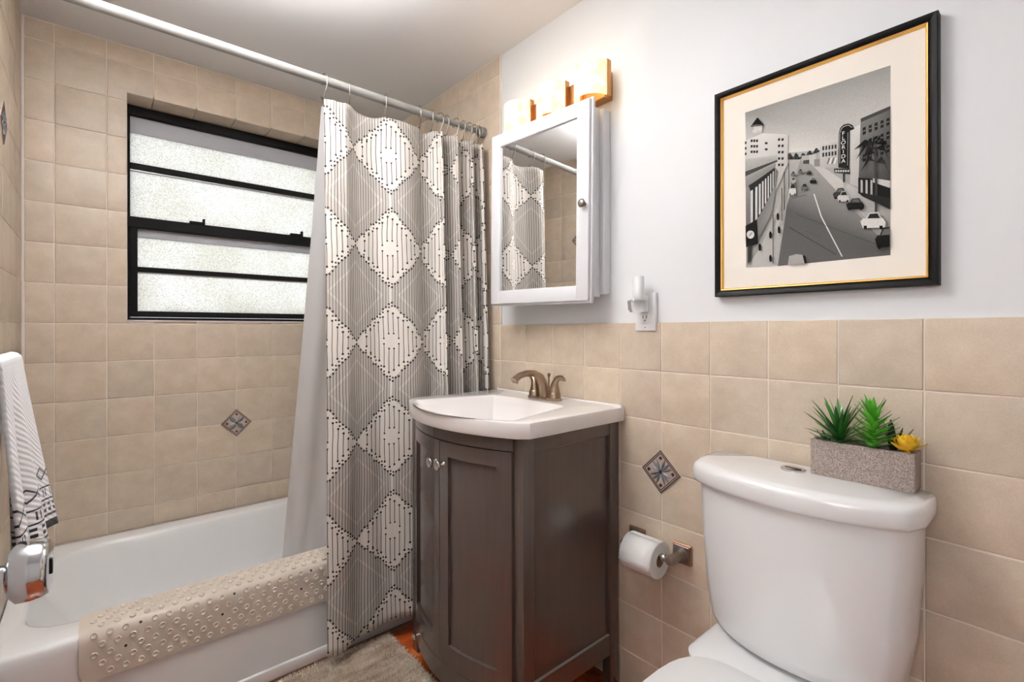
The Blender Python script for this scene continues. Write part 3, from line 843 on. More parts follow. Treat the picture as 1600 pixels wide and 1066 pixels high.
# basin rings: same point count, swept to a rounded opening
def basin(sx, sy, z, xc=1.030, yc=None):
    yc = yc or (CY0 + CY1) / 2
    src = top_outline(.005, z); out = []
    cxm, cym = 1.06, (CY0 + CY1) / 2
    for p in src:
        a_ = math.atan2(p.y - cym, p.x - cxm)
        ca, sa = math.cos(a_), math.sin(a_); ex = 3.4
        rr = (abs(ca / sx) ** ex + abs(sa / sy) ** ex) ** (-1 / ex)
        bx = xc + ca * rr; by = yc + sa * rr
        if ca < 0: bx -= .055 * (1 - ((by - yc) / (sy * 1.05)) ** 2) * (-ca) ** 1.2 * (sx / .175)
        out.append(Vector((bx, by, z)))
    return out
rings += [basin(.184, .308, CZ), basin(.180, .302, CZ), basin(.176, .296, CZ - .0015), basin(.170, .288, CZ - .007), basin(.164, .280, CZ - .022), basin(.135, .215, CZ - .08), basin(.10, .15, CZ - .12), basin(.05, .06, CZ - .13)]
loft(bm, rings, False, True)
under(bobj('countertop', bm, M['marble'], None, smooth=38), ctop)
under(box('back_lip', XR - .018, XR - .002, CY0 + .004, CY1 - .002, CZ - .004, CZ + .006, M['marble'], None, .003, 2), ctop)
bm = bmesh.new(); lathe(bm, [(.020, CZ - .131), (.022, CZ - .127), (.017, CZ - .125), (.006, CZ - .127)], 'Z', 18, (1.03, VYc, 0)); under(bobj('drain', bm, M['bronze'], None, smooth=40), ctop)
# faucet
FX, FY = 1.268, 1.290
fau = empty('faucet', (FX, FY, CZ)); tag(fau, 'brushed bronze two handle faucet on the vanity top', 'faucet')
bm = bmesh.new()
loft(bm, [rrect(FX - .024, FX + .024, FY - .079, FY + .079, .022, CZ + .0005), rrect(FX - .024, FX + .024, FY - .079, FY + .079, .022, CZ + .006), rrect(FX - .021, FX + .021, FY - .076, FY + .076, .020, CZ + .009)], True, True)
under(bobj('base_plate', bm, M['bronze'], None, smooth=40), fau)
bm = bmesh.new()
sp_pts = [(0, .008), (-.001, .03), (-.008, .058), (-.026, .084), (-.054, .098), (-.090, .101), (-.124, .094), (-.152, .078)]
tube(bm, [(FX + a_, FY, CZ + b_) for a_, b_ in sp_pts], [.024, .0205, .0175, .0155, .0145, .014, .0142, .0150], 16, True, [1, 1, 1, .95, .85, .8, .78, .75])
under(bobj('spout', bm, M['bronze'], None, smooth=60), fau)
bm = bmesh.new(); tube(bm, [(FX - .140, FY, CZ + .086), (FX - .145, FY, CZ + .068)], [.0105, .0095], 14); under(bobj('aerator', bm, M['bronze'], None, smooth=50), fau)
bm = bmesh.new(); tube(bm, [(FX + .022, FY, CZ + .006), (FX + .022, FY, CZ + .082)], .0028, 8); tube(bm, [(FX + .022, FY, CZ + .080), (FX + .022, FY, CZ + .086), (FX + .022, FY, CZ + .094), (FX + .022, FY, CZ + .0955)], [.003, .0058, .0068, .003], 12)
under(bobj('lift_rod', bm, M['bronze'], None, smooth=50), fau)
for s_ in (-1, 1):
    hy = FY + s_ * .051
    bm = bmesh.new(); lathe(bm, [(.0235, CZ + .006), (.0225, CZ + .026), (.0205, CZ + .029)], 'Z', 20, (FX, hy, 0)); b_ = under(bobj('handle_base', bm, M['bronze'], None, smooth=50), fau)
    bm = bmesh.new()
    hp = [(0, .029), (0, .048), (.004, .064), (.014, .078), (.030, .085), (.050, .085), (.064, .080)]
    tube(bm, [(FX - .2 * abs(a_), hy + s_ * a_, CZ + h_) for a_, h_ in hp], [.0205, .0165, .0125, .0105, .0100, .0105, .0075], 14, True, [1, 1, .9, .75, .6, .5, .45])
    under(bobj('handle', bm, M['bronze'], None, smooth=60), fau)

# ------------------------------------------------------------------ medicine cabinet
MCZ0, MCZ1 = CAMH + .100, CAMH + .768
mc = empty('medicine_cabinet', (XR, 1.3, MCZ0)); tag(mc, 'white medicine cabinet with a mirrored door standing slightly ajar', 'cabinet')
under(box('cabinet_body', 1.256, 1.312, 1.062, 1.500, MCZ0 + .012, MCZ1 - .012, M['cabwhite'], None, .002), mc)
under(box('wall_flange', 1.308, XR + TT - .0005, 1.046, 1.514, MCZ0 + .022, MCZ1 - .016, M['cabwhite'], None, .002), mc)
DR_, DL_ = Vector((1.236, 1.047)), Vector((1.209, 1.530))
dl = (DL_ - DR_); DW = dl.length; ang = math.atan2(dl.y, dl.x) - PI / 2
dm = Matrix.Translation((DR_.x, DR_.y, 0)) @ Matrix.Rotation(ang, 4, 'Z') @ Matrix.Translation((0, DW / 2, CAMH + .434)) @ Matrix.Rotation(.012, 4, 'X') @ Matrix.Translation((0, -DW / 2, -CAMH - .434))      # local +Y along the door, -X outward
def dbox(name, xa, xb, ya, yb_, za, zb, mat, bev=.002, par=None):
    bm = bmesh.new(); add_box(bm, xa, xb, ya, yb_, za, zb, bev, 2, dm); return bobj(name, bm, mat, None, smooth=35)
FWD = .052
door = under(dbox('door', .006, .020, .004, DW - .004, MCZ0 + .004, MCZ1 - .004, M['cabwhite']), mc)
def dchild(o): o.parent = door; o.matrix_parent_inverse = mc.matrix_basis @ Matrix.Identity(4); o.matrix_parent_inverse = (mc.matrix_basis @ door.matrix_parent_inverse).inverted(); return o
dchild(dbox('door_stile', -.004, .010, 0, FWD, MCZ0, MCZ1, M['cabwhite'], .004)); dchild(dbox('door_stile', -.004, .010, DW - FWD, DW, MCZ0, MCZ1, M['cabwhite'], .004))
dchild(dbox('door_rail', -.004, .010, FWD - .004, DW - FWD + .004, MCZ1 - FWD, MCZ1, M['cabwhite'], .004)); dchild(dbox('door_rail', -.004, .010, FWD - .004, DW - FWD + .004, MCZ0, MCZ0 + FWD, M['cabwhite'], .004))
dchild(dbox('edge_moulding', .008, .022, -.006, DW + .006, MCZ0 - .008, MCZ0 + .004, M['cabwhite'], .003)); dchild(dbox('edge_moulding', .008, .022, -.006, DW + .006, MCZ1 - .004, MCZ1 + .006, M['cabwhite'], .003))
dchild(dbox('edge_moulding', .008, .022, -.007, .004, MCZ0, MCZ1, M['cabwhite'], .003)); dchild(dbox('edge_moulding', .008, .022, DW - .004, DW + .006, MCZ0, MCZ1, M['cabwhite'], .003))
mr = dchild(dbox('mirror', .0035, .0065, FWD - .002, DW - FWD + .002, MCZ0 + FWD - .002, MCZ1 - FWD + .002, M['mirror'], 0)); mr['label'] = 'mirror glass set in white frame'
bm = bmesh.new(); lathe(bm, [(.008, -.002), (.006, -.006), (.006, -.012), (.013, -.018), (.0145, -.022), (.011, -.027), (.004, -.0285)], 'X', 18, (0, .016, CAMH + .42))
bmesh.ops.transform(bm, matrix=dm, verts=bm.verts); dchild(bobj('knob', bm, M['pewter'], None, smooth=50))

# ------------------------------------------------------------------ vanity light
vl = empty('vanity_light', (XR, 1.22, CAMH + .78)); tag(vl, 'bronze bath light with three glowing curved glass shades', 'wall light')
under(box('back_plate', 1.304, XR + TT - .0005, 1.036, 1.500, CAMH + .785, CAMH + .882, M['lampmetal'], None, .002), vl)
for ya in (1.010, 1.197, 1.382):
    yb_ = ya + .126; z0, z1 = CAMH + .778, CAMH + .890
    bm = bmesh.new(); n = 18; out, inn = [], []
    for i in range(n + 1):
        f_ = i / n; y = ya + (yb_ - ya) * f_
        dx = .066 * math.sin(PI * f_) ** .42 if 0 < f_ < 1 else 0
        out.append((1.288 - dx, y)); 
        inn.append((1.288 - max(0, dx - .005), y + .004 * (1 - 2 * f_)))
    rings = [[Vector((x, y, z0)) for x, y in out], [Vector((x, y, z1)) for x, y in out], [Vector((x, y, z1)) for x, y in inn], [Vector((x, y, z0)) for x, y in inn], [Vector((x, y, z0)) for x, y in out]]
    loft(bm, rings, closed=False); bmesh.ops.remove_doubles(bm, verts=bm.verts, dist=.0002)
    sh = under(bobj('glass_shade', bm, M['shade'], None, smooth=50), vl)
    for yy in (ya - .002, yb_ - .004):
        under(box('shade_clip', 1.283, 1.303, yy, yy + .005, z0 - .002, z1 + .006, M['lampmetal'], None, .001), vl)
    pl = bpy.data.lights.new('vanity_bulb', 'POINT'); pl.energy = VANITY_W; pl.color = (1, .74, .45); pl.shadow_soft_size = .018
    po = bpy.data.objects.new('vanity_bulb', pl); C.objects.link(po); po.location = (1.268, (ya + yb_) / 2, CAMH + .85); under(po, vl)

# ------------------------------------------------------------------ added fill light in a glass bowl, unseen above the view
LPX, LPY = .20, 1.20
cl = empty('ceiling_fill', (LPX, LPY, ZC)); tag(cl, 'added fill light in an unseen white glass bowl below the ceiling', 'fill light')
bm = bmesh.new(); lathe(bm, [(.06, ZC - .0005), (.06, ZC - .02), (.012, ZC - .03), (.010, ZC - 0.315)], 'Z', 24, (LPX, LPY, 0)); under(bobj('fill_stem', bm, M['nickel'], None, smooth=40), cl)
bm = bmesh.new(); lathe(bm, [(.175, ZC - 0.250), (.18, ZC - 0.251), (.165, ZC - 0.280), (.12, ZC - 0.305), (.05, ZC - 0.318), (.012, ZC - 0.320), (.012, ZC - 0.314), (.05, ZC - 0.312), (.115, ZC - 0.299), (.160, ZC - 0.275), (.175, ZC - 0.250)], 'Z', 32, (LPX, LPY, 0), cap=False); under(bobj('fill_bowl', bm, M['dome'], None, smooth=60), cl)
al = bpy.data.lights.new('ceiling_fill_up', 'AREA'); al.shape = 'DISK'; al.size = .32; al.spread = math.radians(150); al.energy = CEIL_UP_W; al.color = (1, .985, .97)  # added upward fill, bounced off the ceiling
ao = bpy.data.objects.new('ceiling_fill_up', al); C.objects.link(ao); ao.location = (LPX, LPY, ZC - 0.265); ao.rotation_euler = (PI, 0, 0); under(ao, cl)

# ------------------------------------------------------------------ framed street photograph
pic = empty('framed_picture', (XR, .424, 1.28)); tag(pic, 'framed black and white street photograph on the white wall', 'picture')
PY0, PY1, PZ0, PZ1 = .186, .664, CAMH + .092, CAMH + .660
xf0, xf1 = 1.318, XR + TT - .0006
def frame_sticks(name, w, xa, xb, ins, mat, prof_back=0):
    y0_, y1_, z0_, z1_ = PY0 + ins, PY1 - ins, PZ0 + ins, PZ1 - ins
    O = [(y0_, z0_), (y1_, z0_), (y1_, z1_), (y0_, z1_)]; I = [(y0_ + w, z0_ + w), (y1_ - w, z0_ + w), (y1_ - w, z1_ - w), (y0_ + w, z1_ - w)]
    for k in range(4):
        k2 = (k + 1) % 4; bm = bmesh.new(); rings = []
        for (oy, oz), (iy, iz) in ((O[k], I[k]), (O[k2], I[k2])):
            L = lambda f_: (oy + (iy - oy) * f_, oz + (iz - oz) * f_)
            pr = [(xb, 0), (xa + .004, 0), (xa, .12), (xa + .001, .45), (xa + .006, .85), (xa + .009, 1), (xb, 1)]
            rings.append([Vector((x_, *L(f_))) for x_, f_ in pr])
        loft(bm, rings, True, True); under(bobj(name, bm, mat, None, smooth=30), pic)
frame_sticks('frame_stick', .0175, xf0, xf1, 0, M['black'])
frame_sticks('gold_fillet', .006, xf0 + .004, xf1, .0165, M['gold'])
XP = 1.3305
under(box('mat_board', XP, xf1, PY0 + .02, PY1 - .02, PZ0 + .02, PZ1 - .02, M['board'], None), pic)
# the print, drawn in crop pixels of the photograph (offset 1150,90 scale 3.135)
bm = bmesh.new(); cl_ = bm.loops.layers.float_color.new('Col'); layer = [0]
def cp(x, y):
    p = on_x(1150 + x / 3.135, 90 + y / 3.135, XP)
    return p
def draw(pts, g, step=True):
    if step: layer[0] += 1
    vs_ = [bm.verts.new(cp(x, y) - Vector((.0002 + layer[0] * .00002, 0, 0))) for x, y in pts]
    f_ = bm.faces.new(vs_); gs = g if hasattr(g, '__len__') else [g] * len(vs_)
    for lp, k in zip(f_.loops, gs):
        k = 255 * (k / 255) ** 1.3; c_ = lin(k * 1.0, k * .985, k * .96); lp[cl_] = (c_[0], c_[1], c_[2], 1)
rr_ = random.Random(5)
def L(pts, w, g):      # thick polyline
    for (xa, ya), (xb, yb_) in zip(pts, pts[1:]):
        d = math.hypot(xb - xa, yb_ - ya) or 1; nx, ny = -(yb_ - ya) / d * w / 2, (xb - xa) / d * w / 2
        draw([(xa + nx, ya + ny), (xb + nx, yb_ + ny), (xb - nx, yb_ - ny), (xa - nx, ya - ny)], g)
def clipx(x): return max(50, min(756, x))
draw([(45, 270), (757, 38), (757, 430), (50, 480)], [158, 168, 222, 226])            # sky
draw([(50, 480), (757, 430), (757, 968), (50, 1030)], [190, 190, 150, 160])          # ground
draw([(205, 1022), (245, 740), (318, 495), (345, 495), (480, 640), (757, 940), (757, 968)], [112, 104, 170, 175, 120, 112, 108])    # road
draw([(50, 1030), (120, 930), (240, 640), (262, 640), (205, 1022)], [196, 190, 180, 178, 190])    # pavement left
draw([(345, 495), (360, 492), (520, 600), (757, 740), (757, 900), (480, 640)], [205, 205, 208, 170, 165, 200])  # pavement right
L([(382, 668), (418, 780), (520, 975)], 6, 215); L([(275, 690), (345, 672)], 2, 80)
L([(262, 832), (490, 965)], 3, 60); L([(300, 770), (700, 920)], 2.2, 74); L([(345, 850), (420, 880)], 2, 90)
# distant trees and haze of houses
for i in range(46):
    x = 255 + i * 3.6 + rr_.uniform(-2, 2); h = 22 + 12 * math.sin(i * .7) - (0 if i < 16 else 10)
    y = 500 - max(0, i - 14) * 1.4
    draw([(x - 7, y), (x + 7, y), (x + 6, y - h * .8), (x, y - h), (x - 5, y - h * .7)], rr_.choice([52, 70, 92]))
for x0_, y0_, w_, h_, g_ in ((322, 482, 40, 30, 190), (358, 478, 34, 42, 205), (384, 500, 30, 34, 150), (330, 505, 30, 16, 95)): draw([(x0_, y0_), (x0_ + w_, y0_ - 4), (x0_ + w_, y0_ + h_), (x0_, y0_ + h_)], g_)
draw([(410, 432), (500, 410), (502, 540), (412, 540)], [214, 206, 190, 198])        # white block
for r_ in range(2):
    for c_ in range(5): draw([(424 + c_ * 15, 436 + r_ * 32 - c_ * 2), (433 + c_ * 15, 434 + r_ * 32 - c_ * 2), (433 + c_ * 15, 454 + r_ * 32 - c_ * 2), (424 + c_ * 15, 456 + r_ * 32 - c_ * 2)], 74)
for k in range(4): draw([(446 + k * 11, 522), (456 + k * 11, 492), (462 + k * 11, 492), (452 + k * 11, 522)], 240 if k % 2 else 120)
draw([(560, 350), (612, 330), (612, 640), (560, 620)], [222, 224, 190, 200])         # white wall behind the sign
draw([(612, 300), (757, 238), (757, 700), (600, 640)], [140, 118, 70, 96])           # brick block
draw([(612, 300), (757, 238), (757, 256), (612, 318)], 86)
for r_ in range(3):
    for c_ in range(5):
        x = 622 + c_ * 29; y = 345 - c_ * 11 + r_ * 66
        draw([(x, y), (x + 15, y - 6), (x + 15, y + 30), (x, y + 36)], 44); draw([(x + 2, y + 16), (x + 13, y + 11), (x + 13, y + 14), (x + 2, y + 19)], 170)
draw([(600, 590), (757, 600), (757, 745), (600, 665)], [52, 40, 46, 60])
for k in range(4): draw([(612 + k * 24, 600), (622 + k * 24, 602), (622 + k * 24, 672 + k * 9), (612 + k * 24, 668 + k * 9)], 186)
draw([(672, 592), (757, 604), (757, 640), (672, 612)], 206)
# vertical theatre sign
draw([(505, 372), (512, 346), (528, 330), (552, 324), (572, 332), (582, 350), (570, 356), (560, 360), (556, 545), (503, 540)], 46)
L([(510, 520), (510, 372), (518, 350), (532, 338), (552, 332), (570, 344)], 3, 196); L([(548, 530), (550, 368)], 2.5, 186)
draw([(482, 545), (558, 545), (562, 572), (484, 566)], 60)
for k in range(6): draw([(488 + k * 12, 552), (496 + k * 12, 552), (496 + k * 12, 562), (488 + k * 12, 562)], 212)
draw([(526, 570), (534, 570), (534, 612), (526, 612)], 60)
# hotel on the left with its tower
draw([(45, 410), (130, 372), (240, 378), (256, 384), (256, 520), (205, 640), (50, 640)], [222, 228, 226, 214, 206, 190, 200])
for r_ in range(3):
    for c_ in range(3):
        draw([(74 + c_ * 13, 404 + r_ * 27), (84 + c_ * 13, 402 + r_ * 27), (84 + c_ * 13, 414 + r_ * 27), (74 + c_ * 13, 416 + r_ * 27)], 58)
    draw([(46, 414 + r_ * 27), (54, 412 + r_ * 27), (54, 424 + r_ * 27), (46, 426 + r_ * 27)], 70)
for r_ in range(2):
    draw([(144, 416 + r_ * 30), (157, 416 + r_ * 30), (157, 426 + r_ * 30), (144, 426 + r_ * 30)], 70)
for r_ in range(5):
    for c_ in range(2): draw([(208 + c_ * 17, 398 + r_ * 31), (219 + c_ * 17, 396 + r_ * 31), (219 + c_ * 17, 408 + r_ * 31), (208 + c_ * 17, 410 + r_ * 31)], 62)
draw([(90, 332), (130, 330), (132, 372), (88, 376)], 214); draw([(78, 334), (106, 296), (110, 296), (136, 328)], 40); draw([(74, 336), (138, 329), (138, 334), (76, 341)], 66)
# market roof, pillars and clock on the left edge
draw([(48, 500), (205, 478), (205, 505), (48, 560)], [190, 200, 176, 170]); draw([(48, 560), (205, 503), (205, 512), (48, 584)], 84); draw([(48, 584), (200, 512), (196, 540), (50, 640)], [160, 170, 150, 140])
draw([(50, 640), (196, 540), (210, 560), (180, 760), (120, 880), (52, 900)], [150, 150, 120, 150, 120, 100])
for k in range(8):
    f_ = k / 8; x = 64 + 128 * f_ ** .8; y = 628 - 88 * f_ ** .85; w_ = 34 * (1 - f_ * .7); h_ = 190 * (1 - f_ * .62)
    draw([(x, y), (x + w_, y - w_ * .6), (x + w_ * 1.15, y + w_ * .5), (x + w_ * .3, y + w_ * .9)], 62)
    draw([(x + w_ * .3, y + w_ * .8), (x + w_ * .62, y + w_ * .6), (x + w_ * .62, y + h_), (x + w_ * .3, y + h_ * 1.06)], 208)
    draw([(x + w_ * .66, y + w_ * .6), (x + w_ * .95, y + w_ * .5), (x + w_ * .9, y + h_ * .95), (x + w_ * .66, y + h_)], 54)
draw([(50, 826), (106, 794), (112, 912), (52, 930)], 42)
draw([(74 + 19 * math.cos(k * PI / 7), 868 + 20 * math.sin(k * PI / 7)) for k in range(14)], 216); L([(74, 868), (82, 858)], 3, 40); L([(74, 868), (68, 876)], 3, 40)
draw([(60, 925), (80, 920), (76, 1000), (60, 1010)], 72)
# street poles, people
for x, y0_, y1_ in ((240, 560, 748), (262, 520, 660), (228, 640, 800), (185, 770, 1010)): L([(x, y0_), (x, y1_)], 3.5, 50)
for x, y in ((214, 845), (172, 870), (172, 985), (208, 780), (120, 930)):
    draw([(x - 5, y + 16), (x + 6, y + 16), (x + 7, y - 6), (x + 2, y - 18), (x - 4, y - 16), (x - 7, y - 4)], 36)
# palm
L([(688, 760), (690, 640), (684, 520), (690, 440)], 13, 84)
for k in range(17):
    a_ = math.radians(200 - k * 13.5); cx_, cy_p = 688, 440 + rr_.uniform(-25, 80); ln = rr_.uniform(62, 112)
    p1 = (clipx(cx_ + ln * .5 * math.cos(a_)), cy_p - ln * .35 * abs(math.sin(a_)) - 10); p2 = (clipx(cx_ + ln * math.cos(a_)), cy_p + rr_.uniform(30, 90))
    draw([(clipx(cx_), cy_p), p1, p2, (clipx(p1[0] + 4), p1[1] + 22)], rr_.choice([34, 48, 62]))
draw([(600, 660), (757, 690), (757, 745), (620, 680)], 58)
# cars
def car(x, y, w_, h_, g_, roof=None):
    def D(pts, g2_): draw([(clipx(px), py) for px, py in pts], g2_)
    D([(x, y + h_ * .55), (x + w_ * .12, y + h_ * .38), (x + w_ * .9, y + h_ * .35), (x + w_, y + h_ * .6), (x + w_ * .97, y + h_ * .9), (x + w_ * .1, y + h_ * .95)], g_)
    D([(x + w_ * .2, y + h_ * .42), (x + w_ * .34, y + h_ * .05), (x + w_ * .72, y), (x + w_ * .88, y + h_ * .4)], roof or g_)
    D([(x + w_ * .28, y + h_ * .38), (x + w_ * .38, y + h_ * .12), (x + w_ * .68, y + h_ * .08), (x + w_ * .78, y + h_ * .36)], 54 if g_ > 100 else 120)
    for fx in (.2, .82): D([(x + w_ * fx - w_ * .07, y + h_ * .8), (x + w_ * fx + w_ * .07, y + h_ * .8), (x + w_ * fx + w_ * .05, y + h_), (x + w_ * fx - w_ * .05, y + h_)], 24)
car(320, 620, 36, 34, 120, 60); car(364, 592, 34, 28, 40, 50); car(348, 555, 26, 22, 70); car(308, 548, 22, 22, 120); car(262, 618, 36, 60, 214, 120); car(270, 590, 28, 30, 180); car(272, 560, 24, 24, 120)
car(478, 640, 70, 56, 70, 60); car(500, 655, 60, 56, 208, 190); car(542, 690, 90, 60, 44, 60); car(612, 758, 124, 84, 222, 206); car(684, 830, 110, 110, 40, 56)
draw([(258, 1018), (264, 974), (300, 964), (330, 968), (346, 1010)], 176); draw([(330, 968), (346, 975), (350, 1008), (340, 1010)], 40)
under(bobj('photo_print', bm, M['print'], None), pic)
def letter(ch, x, y, size):
    cu = bpy.data.curves.new('t', 'FONT'); cu.body = ch; cu.size = 1; cu.align_x = 'CENTER'; cu.align_y = 'CENTER'
    to = bpy.data.objects.new('t', cu); C.objects.link(to); bpy.context.view_layer.update()
    me = bpy.data.meshes.new_from_object(to.evaluated_get(bpy.context.evaluated_depsgraph_get())); bpy.data.objects.remove(to); bpy.data.curves.remove(cu)
    c_ = cp(x, y); sc = size
    for v in me.vertices: v.co = Vector((XP - .0036, c_.y - v.co.x * sc, c_.z + v.co.y * sc))
    return me
bm = bmesh.new()
for k, ch in enumerate('FLORIDA'):
    m_ = letter(ch, 528, 374 + k * 22.5, .0125); bm.from_mesh(m_); bpy.data.meshes.remove(m_)
m_ = letter('HOTEL', 106, 357, .0085); bm.from_mesh(m_); bpy.data.meshes.remove(m_)
me = bpy.data.meshes.new('lettering'); bm.to_mesh(me); bm.free()
under(link_obj('lettering', me, M['ink_light']), pic)

# ------------------------------------------------------------------ outlet and plug-in freshener
out = empty('wall_outlet', (XR, .90, CAMH)); tag(out, 'white wall outlet plate at the top of the tiles', 'outlet')
OY0, OY1, OZ0, OZ1 = .862, .936, CAMH - .003, CAMH + .118
xo = XR + .0005
bm = bmesh.new(); add_box(bm, xo - .006, xo - .0005 if False else XR + TT - .0004, OY0, OY1, OZ0, OZ1, .002, 2); under(bobj('cover_plate', bm, M['plastic'], None, smooth=35), out)
rc_ = under(box('receptacle', xo - .0085, xo - .005, OY0 + .021, OY1 - .021, OZ0 + .022, OZ1 - .022, M['plastic'], None, .001), out)
for zc in (OZ0 + .039,):
    for dy in (-.006, .006): under(box('slot', xo - .0092, xo - .0083, .899 + dy - .001, .899 + dy + .001, zc, zc + .009, M['dark'], None), out)
    bm = bmesh.new(); lathe(bm, [(.0022, xo - .0092), (.0022, xo - .0083)], 'X', 10, (0, .899, zc - .006)); under(bobj('slot', bm, M['dark'], None), out)
bm = bmesh.new(); lathe(bm, [(.002, xo - .0070), (.002, xo - .0058)], 'X', 10, (0, .899, OZ0 + .011)); under(bobj('screw', bm, M['nickel'], None), out)
fr = empty('air_freshener', (1.30, .899, OZ0 + .065)); tag(fr, 'white plug-in air freshener with clear bottle in the wall outlet', 'air freshener')
bm = bmesh.new(); lathe(bm, [(.0175, OZ0 + .100), (.0185, OZ0 + .103), (.0170, OZ0 + .168), (.015, OZ0 + .171), (.012, OZ0 + .168)], 'Z', 24, (1.298, .899, 0)); under(bobj('warmer', bm, M['plastic'], None, smooth=40), fr)
under(box('plug', 1.300, xo - .0090, .884, .914, OZ0 + .062, OZ0 + .112, M['plastic'], None, .003, 2), fr)
bm = bmesh.new(); loft(bm, [rrect(1.270, 1.322, .876, .920, .018, OZ0 + .058), rrect(1.264, 1.324, .872, .924, .02, OZ0 + .066), rrect(1.262, 1.324, .871, .926, .02, OZ0 + .094), rrect(1.276, 1.318, .882, .916, .016, OZ0 + .1)], True, True)
under(bobj('bottle', bm, M['clear'], None, smooth=50), fr)

# ------------------------------------------------------------------ toilet
toi = empty('toilet', (1.1, .42, 0)); tag(toi, 'white two-piece toilet with a bow front tank', 'toilet')
TYc = .424
def dring(hw, x_back, x_end, x_mid, z, rb=.02, n=26):
    """D-shaped outline: flat back on x_back, ends at x_end, front bulges to x_mid"""
    pts = []
    for i in range(n + 1):
        f_ = -1 + 2 * i / n; y = TYc + hw * f_
        af = abs(f_)
        xx = x_mid + (x_end - x_mid) * (af ** 2.3)
        if af > .9: xx += (.034) * (1 - math.sqrt(max(0, 1 - ((af - .9) / .1) ** 2)))
        pts.append(Vector((xx, y, z)))
    m = 10
    for i in range(m + 1):
        f_ = 1 - 2 * i / m; y = TYc + hw * f_ * (1 - .0 )
        pts.append(Vector((x_back - (.012 if i in (0, m) else 0), y if i not in (0, m) else TYc + hw * f_, z)))
    return pts
xb_ = 1.312
bm = bmesh.new()
body = [(.174, .440, 1.215, 1.150), (.186, .450, 1.205, 1.138), (.197, .475, 1.198, 1.133), (.208, .56, 1.192, 1.128), (.216, .68, 1.188, 1.124), (.221, .80, 1.186, 1.122), (.221, .812, 1.186, 1.122)]
loft(bm, [dring(hw, xb_ - (.015 if z < .5 else 0), xe, xm, z) for hw, z, xe, xm in body], True, True)
under(bobj('tank', bm, M['porcelain'], None, smooth=50), toi)
bm = bmesh.new()
lid = [(.226, .803, 1.182, 1.116), (.233, .806, 1.176, 1.109), (.236, .813, 1.173, 1.106), (.236, .838, 1.173, 1.106), (.234, .847, 1.176, 1.109), (.228, .853, 1.183, 1.116), (.215, .856, 1.196, 1.130)]
loft(bm, [dring(hw, xb_ + .006, xe, xm, z) for hw, z, xe, xm in lid], True, True)
under(bobj('tank_lid', bm, M['porcelain'], None, smooth=55), toi)
bm = bmesh.new(); lathe(bm, [(.027, .8555), (.027, .859), (.024, .8605), (.022, .8600)], 'Z', 26, (1.262, .442, 0)); bt = under(bobj('flush_button', bm, M['chrome'], None, smooth=40), toi)
under(box('flush_half', 1.2625, 1.264, .424, .460, .859, .8612, M['dark'], None), toi)
# bowl with pedestal, deck, seat and cover
def oval(xb, xf, hw, z, n=36, sq=2.5):
    pts = []; xc = (xb + xf) / 2; hl = (xb - xf) / 2
    for i in range(n):
        a_ = 2 * PI * i / n; ca, sa = math.cos(a_), math.sin(a_)
        e = 2 / (sq if ca > 0 else 2.0)
        k = math.copysign(abs(ca) ** e, ca); m = math.copysign(abs(sa) ** e, sa)
        pts.append(Vector((xc + hl * k, TYc + hw * m, z)))
    return pts
bm = bmesh.new()
loft(bm, [oval(1.27, .80, .105, 0), oval(1.27, .80, .105, .02), oval(1.26, .84, .095, .06), oval(1.26, .80, .11, .18), oval(1.28, .70, .155, .29), oval(1.295, .635, .180, .36), oval(1.30, .622, .186, .392), oval(1.30, .624, .184, .40), oval(1.05, .66, .14, .40), oval(1.02, .69, .115, .37), oval(.97, .74, .07, .25)], True, True)
under(bobj('bowl', bm, M['porcelain'], None, smooth=50), toi)
bm = bmesh.new(); loft(bm, [rrect(1.06, 1.305, TYc - .185, TYc + .185, .04, .36), rrect(1.055, 1.308, TYc - .190, TYc + .190, .045, .372), rrect(1.055, 1.308, TYc - .190, TYc + .190, .045, .425), rrect(1.065, 1.30, TYc - .18, TYc + .18, .04, .433)], True, True)
under(bobj('tank_deck', bm, M['porcelain'], None, smooth=50), toi)
bm = bmesh.new(); loft(bm, [oval(1.075, .620, .182, .403, sq=4), oval(1.08, .614, .187, .409, sq=4), oval(1.078, .616, .185, .418, sq=4)], True, True); under(bobj('seat', bm, M['porcelain'], None, smooth=50), toi)
bm = bmesh.new(); loft(bm, [oval(1.082, .616, .184, .420, sq=4), oval(1.086, .611, .188, .427, sq=4), oval(1.080, .618, .183, .438, sq=4), oval(1.05, .66, .155, .443, sq=3.5)], True, True); under(bobj('seat_cover', bm, M['porcelain'], None, smooth=50), toi)

# ------------------------------------------------------------------ planter with succulents
pz = .8565
pla = empty('succulent_planter', (1.29, .31, pz)); tag(pla, 'grey concrete trough of artificial succulents on the toilet tank', 'planter')
LX0, LX1, LY0, LY1, LH = 1.258, 1.318, .214, .404, .080
bm = bmesh.new()
loft(bm, [rrect(LX0 + .001, LX1 - .001, LY0 + .001, LY1 - .001, .003, pz, 3), rrect(LX0, LX1, LY0, LY1, .003, pz + .003, 3), rrect(LX0, LX1, LY0, LY1, .003, pz + LH - .001, 3), rrect(LX0 + .001, LX1 - .001, LY0 + .001, LY1 - .001, .003, pz + LH, 3), rrect(LX0 + .007, LX1 - .007, LY0 + .007, LY1 - .007, .002, pz + LH, 3), rrect(LX0 + .007, LX1 - .007, LY0 + .007, LY1 - .007, .002, pz + LH - .012, 3)], True, True)
under(bobj('trough', bm, M['concrete'], None, smooth=30), pla)
under(box('soil', LX0 + .0065, LX1 - .0065, LY0 + .0065, LY1 - .0065, pz + LH - .014, pz + LH - .008, M['soil'], None), pla)
